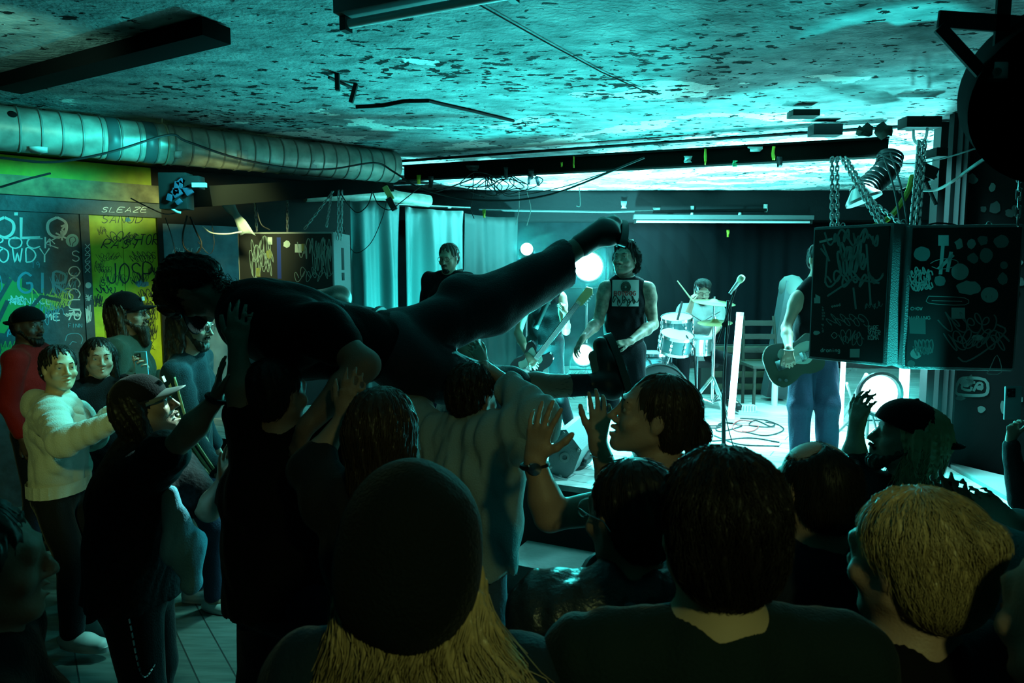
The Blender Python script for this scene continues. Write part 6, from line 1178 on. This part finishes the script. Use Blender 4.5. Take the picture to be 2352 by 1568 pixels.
# tracksuit top
J = template(P(440, 748, 4.0), 80, 0, .06); J['face'] = fv(92, -8); root = person('person in a dark zip top with three pale stripes down the sleeve', at=(J['pelvis'].x, J['pelvis'].y, 0))
pw(J, shR=(405, 862, 3.85), elR=(440, 990, 3.75), wrR=(502, 1085, 3.6), knR=(490, 1210, 3.95), anR=(492, 1375, 4.0), knL=(540, 1200, 4.2)); J['toeR'] = V3(1, -.25, 0); J['toeL'] = V3(1, .1, 0); J['handR'] = dict(d=V3(.7, 0, -.5), n=V3(.1, .9, 0))
dress(J, root, top=cloth('navy_track_top', (.014, .035, .045), sheen=.2), sleeve=1.9, bot=mat('blue_jeans', (.016, .03, .07), .8), h=.008, shoe=None, sh=dict(amp=.011)); shoes(J, M_WHITE, root, .006, M_WHITE, laces=M_WHITE); hair(J, HAIRB, root, 'long', .007, 9, .005, .12, 300, .2); beard(J, HAIRB, root, .015, 120); glasses(J, root); eyes(J, root)
sm_ = [MB(), MB(), MB()]
for a, b, ra, rb in ((J['shR'], J['elR'], .077, .066), (J['elR'], J['wrR'], .065, .05)):
    d = (b-a).normalized(); out = Vector((-.1, -1, 0)); out = (out-d*out.dot(d)).normalized(); sd = d.cross(out)
    for k in (-1, 0, 1):
        sm_[k+1].ribbon([a.lerp(b, t)+(out*math.cos(k*.42)+sd*math.sin(k*.42))*(ra+(rb-ra)*t+.004) for t in [.1+i/9 for i in range(9)]], out, .016)
for mb in sm_: st = mb.build('sleeve_stripe', mat('pale_yellow_stripe', (.5, .55, .3), .6), root); st.modifiers.new('t', 'SOLIDIFY').thickness = .002
# person in black beneath the surfer
J = template(P(640, 905, 2.35), 30, 0, -.02, stance=.2); root = person('person all in black standing under the crowd surfer, holding them up', at=(J['pelvis'].x, J['pelvis'].y, 0)); pw(J, shR=(740, 1040, 2.4), shL=(590, 1030, 2.35), elR=(800, 935, 2.5), wrR=(775, 745, 2.6), elL=(560, 930, 2.3), wrL=(545, 800, 2.3))
J['handR'] = dict(d=V3(-.55, 0, .8), n=V3(-.5, .4, -.6), curl=.15); J['handL'] = dict(d=V3(.1, 0, 1), n=V3(0, .4, .6), curl=.3); dress(J, root, sleeve=.5, h=.01, fat=1.3, sh=dict(wide=1.15), tr=dict(flare=1.3)); hair(J, HAIRD, root, 'short', .007, 3, n=200, L=.04)
# small face seen behind the raised leg
J = template(P(1068, 792, 3.75), 60, 0, 0, female=True); J['face'] = fv(150, 10); root = person('person whose pale face shows just below the surfer raised thigh', at=(J['pelvis'].x, J['pelvis'].y, 0)); pw(J, elR=(1150, 900, 3.6), wrR=(1112, 835, 3.6)); dress(J, root, top=C_GREY, sleeve=1.85, h=.01, female=True); hair(J, HAIRB, root, 'bob', .007, 3, n=120, L=.08)
# bob hair, grey shirt, ponytail
J = template(P(885, 992, 1.85), 10, 0, 0, female=True); J['face'] = fv(18, 0); root = person('person with chin-length brown hair seen from behind, left of the grey shirt', at=(J['pelvis'].x, J['pelvis'].y, 0)); pw(J, elL=(712, 1075, 1.95), wrL=(790, 960, 2.0)); J['handL'] = dict(d=V3(.3, 0, .95), n=V3(0, .9, 0), curl=.2)
dress(J, root, top=cloth('black_knit', (.02, .022, .025)), sleeve=1.25, h=.009, female=True, sh=dict(puff=.02)); hair(J, HAIRB, root, 'bob', .0055, 6, .006, .14, 1100, .06)
J = template(P(1088, 908, 2.6), 25, 0, .1); J['face'] = fv(40, -10); J['up'] = V3(.1, 0, 1); root = person('person in a loose grey shirt with one arm hooked over the surfer leg', at=(J['pelvis'].x, J['pelvis'].y, 0)); J['pelvis'] = P(1075, 1270, 2.55); J['waist'] = P(1085, 1190, 2.55); J['chest'] = P(1085, 1080, 2.58); J['neck'] = P(1080, 985, 2.6)
pw(J, shR=(1135, 1010, 2.5), elR=(1235, 962, 2.42), wrR=(1150, 868, 2.6), shL=(1000, 1010, 2.65), elL=(935, 950, 2.7), wrL=(965, 905, 2.8), hipR=(1110, 1290, 2.5), hipL=(1045, 1290, 2.6)); J['handR'] = dict(d=V3(-.6, .1, .5), n=V3(-.4, .2, -.8), curl=1.1); J['handL'] = dict(d=V3(.1, 0, 1), n=V3(0, .3, .8), curl=.2)
body_mesh(J, SKIN, root, .007); M_GS = cloth('grey_jersey', (.36, .46, .46), spec=.3); shirt(J, M_GS, root, h=.0075, sleeve=1.7, puff=.035, amp=.01, seed=12, fat=1.1, hem=-.05)
S = Shape(); S.cone(P(1120, 1010, 2.55), P(1205, 1000, 2.45), .12, .085, .06); S.cone(P(1130, 1060, 2.55), P(1205, 1010, 2.46), .07, .06, .06); S.obj('loose_sleeve', .008, M_GS, root, wrinkle(14, .008, 16))
trousers(J, mat('pale_jeans', (.07, .12, .17), .8, bump=.4, bscale=120), root, h=.009, flare=1.1); shoes(J, M_BLKR, root); hair(J, HAIRB, root, 'short', .006, 8, .008, .06, 900, .5)
J = template(P(1500, 958, 1.9), -88, 0, .04, female=True); J['face'] = fv(-86, 16); J['up'] = fv(-86, 106); root = person('person with a dark ponytail in profile, bare arms raised towards the stage', at=(J['pelvis'].x, J['pelvis'].y, 0))
J['neck'] = P(1525, 1085, 1.9); pw(J, shL=(1478, 1150, 1.78), elL=(1262, 1185, 1.7), wrL=(1228, 1055, 1.72), shR=(1500, 1130, 2.05), elR=(1410, 1135, 2.15), wrR=(1372, 1010, 2.1)); J['handL'] = dict(d=V3(.16, 0, 1), n=V3(.55, .8, 0), curl=(.05, .12, .2, .35), spread=.22, thumb=(.9, .2), side=-1); J['handR'] = dict(d=V3(.12, 0, 1), n=V3(-.2, .8, .1), curl=(.1, .25, .4, .5), spread=.18, side=1)
body_mesh(J, SKIN, root, .0055, mouth=.4, female=True); shirt(J, C_BLACK, root, tank=True, h=.007, puff=.006, name='vest_top'); trousers(J, C_DENIM, root); shoes(J, M_BLKR, root); hair(J, HAIRB, root, 'pony', .005, 8, .004, .16, 900, .05); eyes(J, root)
mb = MB(); c = J['wrL']+V3(0, 0, -.015); mb.tube([c+Vector((math.cos(a), math.sin(a)*.8, .1*math.cos(a)))*.032 for a in [2*PI*i/18 for i in range(18)]], .0075, 6, closed=True); mb.lathe([(0, .012), (.016, .011), (.018, 0)], c+V3(0, -.026, 0), (0, -1, 0), 18, 1); mb.build('watch', [M_BLKR, M_CHROME], root)
mb = MB(); c = J['wrR'].lerp(J['elR'], .25); mb.tube([c+Vector((math.cos(a), math.sin(a)*.8, -.1))*.034 for a in [2*PI*i/18 for i in range(18)]], .003, 5, closed=True); mb.build('bracelet', M_CHROME, root)
# glasses and padded jacket, behind the big head
J = template(P(1445, 1185, 1.38), -20, 0, 0); J['face'] = fv(-35, -4); root = person('person in glasses and padded dark jacket, half hidden behind the short-haired head', at=(J['pelvis'].x, J['pelvis'].y, 0)); dress(J, root, top=mat('padded_nylon', (.02, .028, .035), .35, bump=1.0, bscale=28), sleeve=1.8, h=.009, sh=dict(puff=.03, amp=.009)); hair(J, HAIRD, root, 'short', .006, 3, .004, .03, 500, .1); glasses(J, root, m=M_CHROME)
mb = MB(); c = J['neck']+V3(0, 0, .03); mb.tube([c+Vector((math.cos(a)*.095, math.sin(a)*.085, .02*math.sin(a))) for a in [2*PI*i/24 for i in range(24)]], .013, 8, closed=True); mb.build('collar', mat('shiny_collar', (.08, .12, .14), .3), root)
# foreground heads
J = template(P(1652, 1218, 1.0), 0, 0, 0); root = person('person with a large dark short-haired head seen from behind, nearest the lens', at=(J['pelvis'].x, J['pelvis'].y, 0)); dress(J, root, skin=mat('skin_pale', (.5, .38, .24), .5), top=cloth('dark_green_tee', (.008, .02, .02)), h=.008); hair(J, HAIRD, root, 'short', .0045, 11, .006, .05, 4000, .2, r=.0009, lift=.006)
J = template(P(1872, 1128, 1.5), -18, 0, 0); root = person('person with a thinning crown and an ear stud in a dark jacket', at=(J['pelvis'].x, J['pelvis'].y, 0)); dress(J, root, top=cloth('navy_jacket', (.015, .022, .035)), sleeve=1.8, h=.009, sh=dict(puff=.024)); hair(J, HAIRD, root, 'bald', .005, 4, .002, .018, 2200, .1, r=.0007)
mb = MB(); RH = basis(J['face'], J['up']); mb.ell = None; mb.tube([J['head']+RH@V3(-.083, 0, -.03), J['head']+RH@V3(-.088, 0, -.03)], .004, 8); mb.build('ear_stud', M_CHROME, root)
mb = MB(); c = J['neck']+V3(0, 0, .025); mb.tube([c+Vector((math.cos(a)*.088, math.sin(a)*.08, .02*math.sin(a))) for a in [2*PI*i/24 for i in range(24)]], .014, 8, closed=True); mb.build('collar', cloth('navy_jacket', (.015, .022, .035)), root)
J = template(P(2085, 1010, 2.15), -50, 0, .02); J['face'] = fv(-72, 14); J['up'] = fv(-72, 104); root = person('person in a backwards cap and black tee reaching towards the right lamp', at=(J['pelvis'].x, J['pelvis'].y, 0)); pw(J, shL=(2000, 1150, 2.2), elL=(1962, 1065, 2.3), wrL=(1966, 985, 2.35)); J['handL'] = dict(d=V3(.2, 0, 1), n=V3(.7, .3, 0), curl=.4, side=1)
dress(J, root, sleeve=.5, h=.0085, sh=dict(puff=.02)); hair(J, HAIRBL, root, 'long', .006, 9, .006, .16, 900, .25, zmax=.0, lift=.015); cap(J, C_BLACK, root, yaw=180); beard(J, HAIRB, root, .008, 120)
J = template(P(2095, 1290, 1.08), -20, 0, 0, female=True); J['face'] = fv(-28, -4); root = person('person with blonde hair in a messy bun, bottom right', at=(J['pelvis'].x, J['pelvis'].y, 0)); dress(J, root, top=C_BLACK, sleeve=1.8, h=.009, female=True); hair(J, HAIRBL, root, 'bun', .0045, 12, .007, .12, 4200, .16, r=.0009, lift=.008)
J = template(P(2500, 1440, .82), -10, 0, 0); root = person('person cut off by the right edge at the bottom corner', at=(J['pelvis'].x, J['pelvis'].y, 0)); dress(J, root, h=.012); hair(J, HAIRD, root, 'buzz', .007, 3, n=0)
J = template(P(2470, 960, 3.3), -20, 0, 0); root = person('person beyond the right edge holding a white phone up', at=(J['pelvis'].x, J['pelvis'].y, 0)); pw(J, shL=(2400, 1060, 3.3), elL=(2345, 1150, 3.2), wrL=(2322, 1010, 3.2)); J['handL'] = dict(d=V3(.05, 0, 1), n=V3(.2, -.9, 0), curl=(.7, .8, .9, .9), thumb=(.5, .5), side=1)
dress(J, root, sleeve=1.9, h=.009, top=cloth('black_denim_jacket', (.02, .025, .028))); phone(P(2326, 925, 3.15), V3(-.02, 0, 1), V3(0, -1, .05), 'white phone held high at the right edge', mat('white_phone', (.7, .8, .85), .3))
J = template(P(2500, 1090, 1.75), -40, 0, 0); root = person('person at the right edge clapping, pale sleeve pushed back', at=(J['pelvis'].x, J['pelvis'].y, 0)); pw(J, shL=(2440, 1230, 1.7), elL=(2370, 1290, 1.65), wrL=(2228, 1200, 1.7), shR=(2500, 1220, 1.95), elR=(2430, 1240, 1.9), wrR=(2312, 1190, 1.8))
J['handL'] = dict(d=V3(-.5, 0, .85), n=V3(.5, .5, .3), curl=.1, spread=.1, side=1); J['handR'] = dict(d=V3(-.75, .05, .6), n=V3(-.4, -.6, -.4), curl=.12, spread=.1, side=-1); dress(J, root, sleeve=1.75, h=.009, top=cloth('pale_sleeve', (.4, .45, .45))); hair(J, HAIRD, root, 'short', .008, 3, n=0)
# beanie and blonde hair, nearest on the left
J = template(P(952, 1290, 1.0), 5, 0, 0, female=True); root = person('person in a dark beanie with long wavy blonde hair, seen from behind', at=(J['pelvis'].x, J['pelvis'].y, 0)); dress(J, root, top=cloth('navy_sweater', (.01, .025, .04)), sleeve=1.8, h=.008, female=True, sh=dict(puff=.02)); hair(J, HAIRBL, root, 'long', .005, 13, .006, .34, 4200, .2, zmax=-.03, lift=.03, r=.001, extra=(((.06, -.03, -.06), (.13, -.06, -.2), .05, .06), ((.13, -.06, -.2), (.17, -.07, -.34), .06, .05), ((-.06, -.03, -.06), (-.11, -.06, -.24), .045, .04)))
RH = basis(J['face'], J['up']); S = Shape(); T = lambda x, y, z: J['head']+RH@V3(x, y, z); Rm = np.array(RH); S.ell(T(0, -.02, .045), (.101, .118, .112), Rm, .02); S.ell(T(0, -.06, -.02), (.09, .085, .075), Rm, .05); S.ell(T(0, .1, -.08), (.1, .1, .09), Rm, .01, -1); S.plane(T(0, -.02, -.062), V3(0, 0.25, -1)); S.obj('beanie', .005, mat('dark_knit', (.004, .008, .008), .9, bump=.6, bscale=180, sheen=.05, spec=.15), root, wrinkle(4, .003, 25))
# blurred head at the lower left
J = template(P(-45, 1300, 1.15), 60, 0, 0); root = person('person with shoulder-length hair cut off by the lower left corner', at=(J['pelvis'].x, J['pelvis'].y, 0)); dress(J, root, h=.011); hair(J, HAIRB, root, 'long', .007, 3, .006, .25, 600, .1)
# ------------------------------------------------------------------ thin theatrical haze hanging around the stage lamps
hm = bpy.data.materials.new('haze'); hm.use_nodes = True; nt = hm.node_tree; nt.nodes.remove(nt.nodes['Principled BSDF']); vs = nt.nodes.new('ShaderNodeVolumeScatter'); vs.inputs['Density'].default_value = .008; vs.inputs['Anisotropy'].default_value = .8
vs.inputs['Color'].default_value = (1, 1, 1, 1); nt.links.new(vs.outputs[0], nt.nodes['Material Output'].inputs['Volume'])
for c, rr, lb in (((.35, 7.35, 1.75), (1.35, 1.0, .95), 'thin haze drifting around the lamps at mid stage'), ((2.85, 5.25, 1.15), (.6, .5, .55), 'thin haze around the lamp below the hung speakers')):
    bm = bmesh.new()
    for sc_ in (1.45, 1.3, 1.15, 1.0, .85, .7, .55, .4):
        q = bmesh.ops.create_uvsphere(bm, u_segments=40, v_segments=20, radius=1)
        for v in q['verts']: v.co = Vector((c[0]+v.co.x*rr[0]*sc_, c[1]+v.co.y*rr[1]*sc_, c[2]+v.co.z*rr[2]*sc_))
    bm.verts.index_update(); o = mk('stage_haze', [v.co.copy() for v in bm.verts], [tuple(v.index for v in f.verts) for f in bm.faces], hm); bm.free(); tag(o, lb, 'haze', kind='stuff')
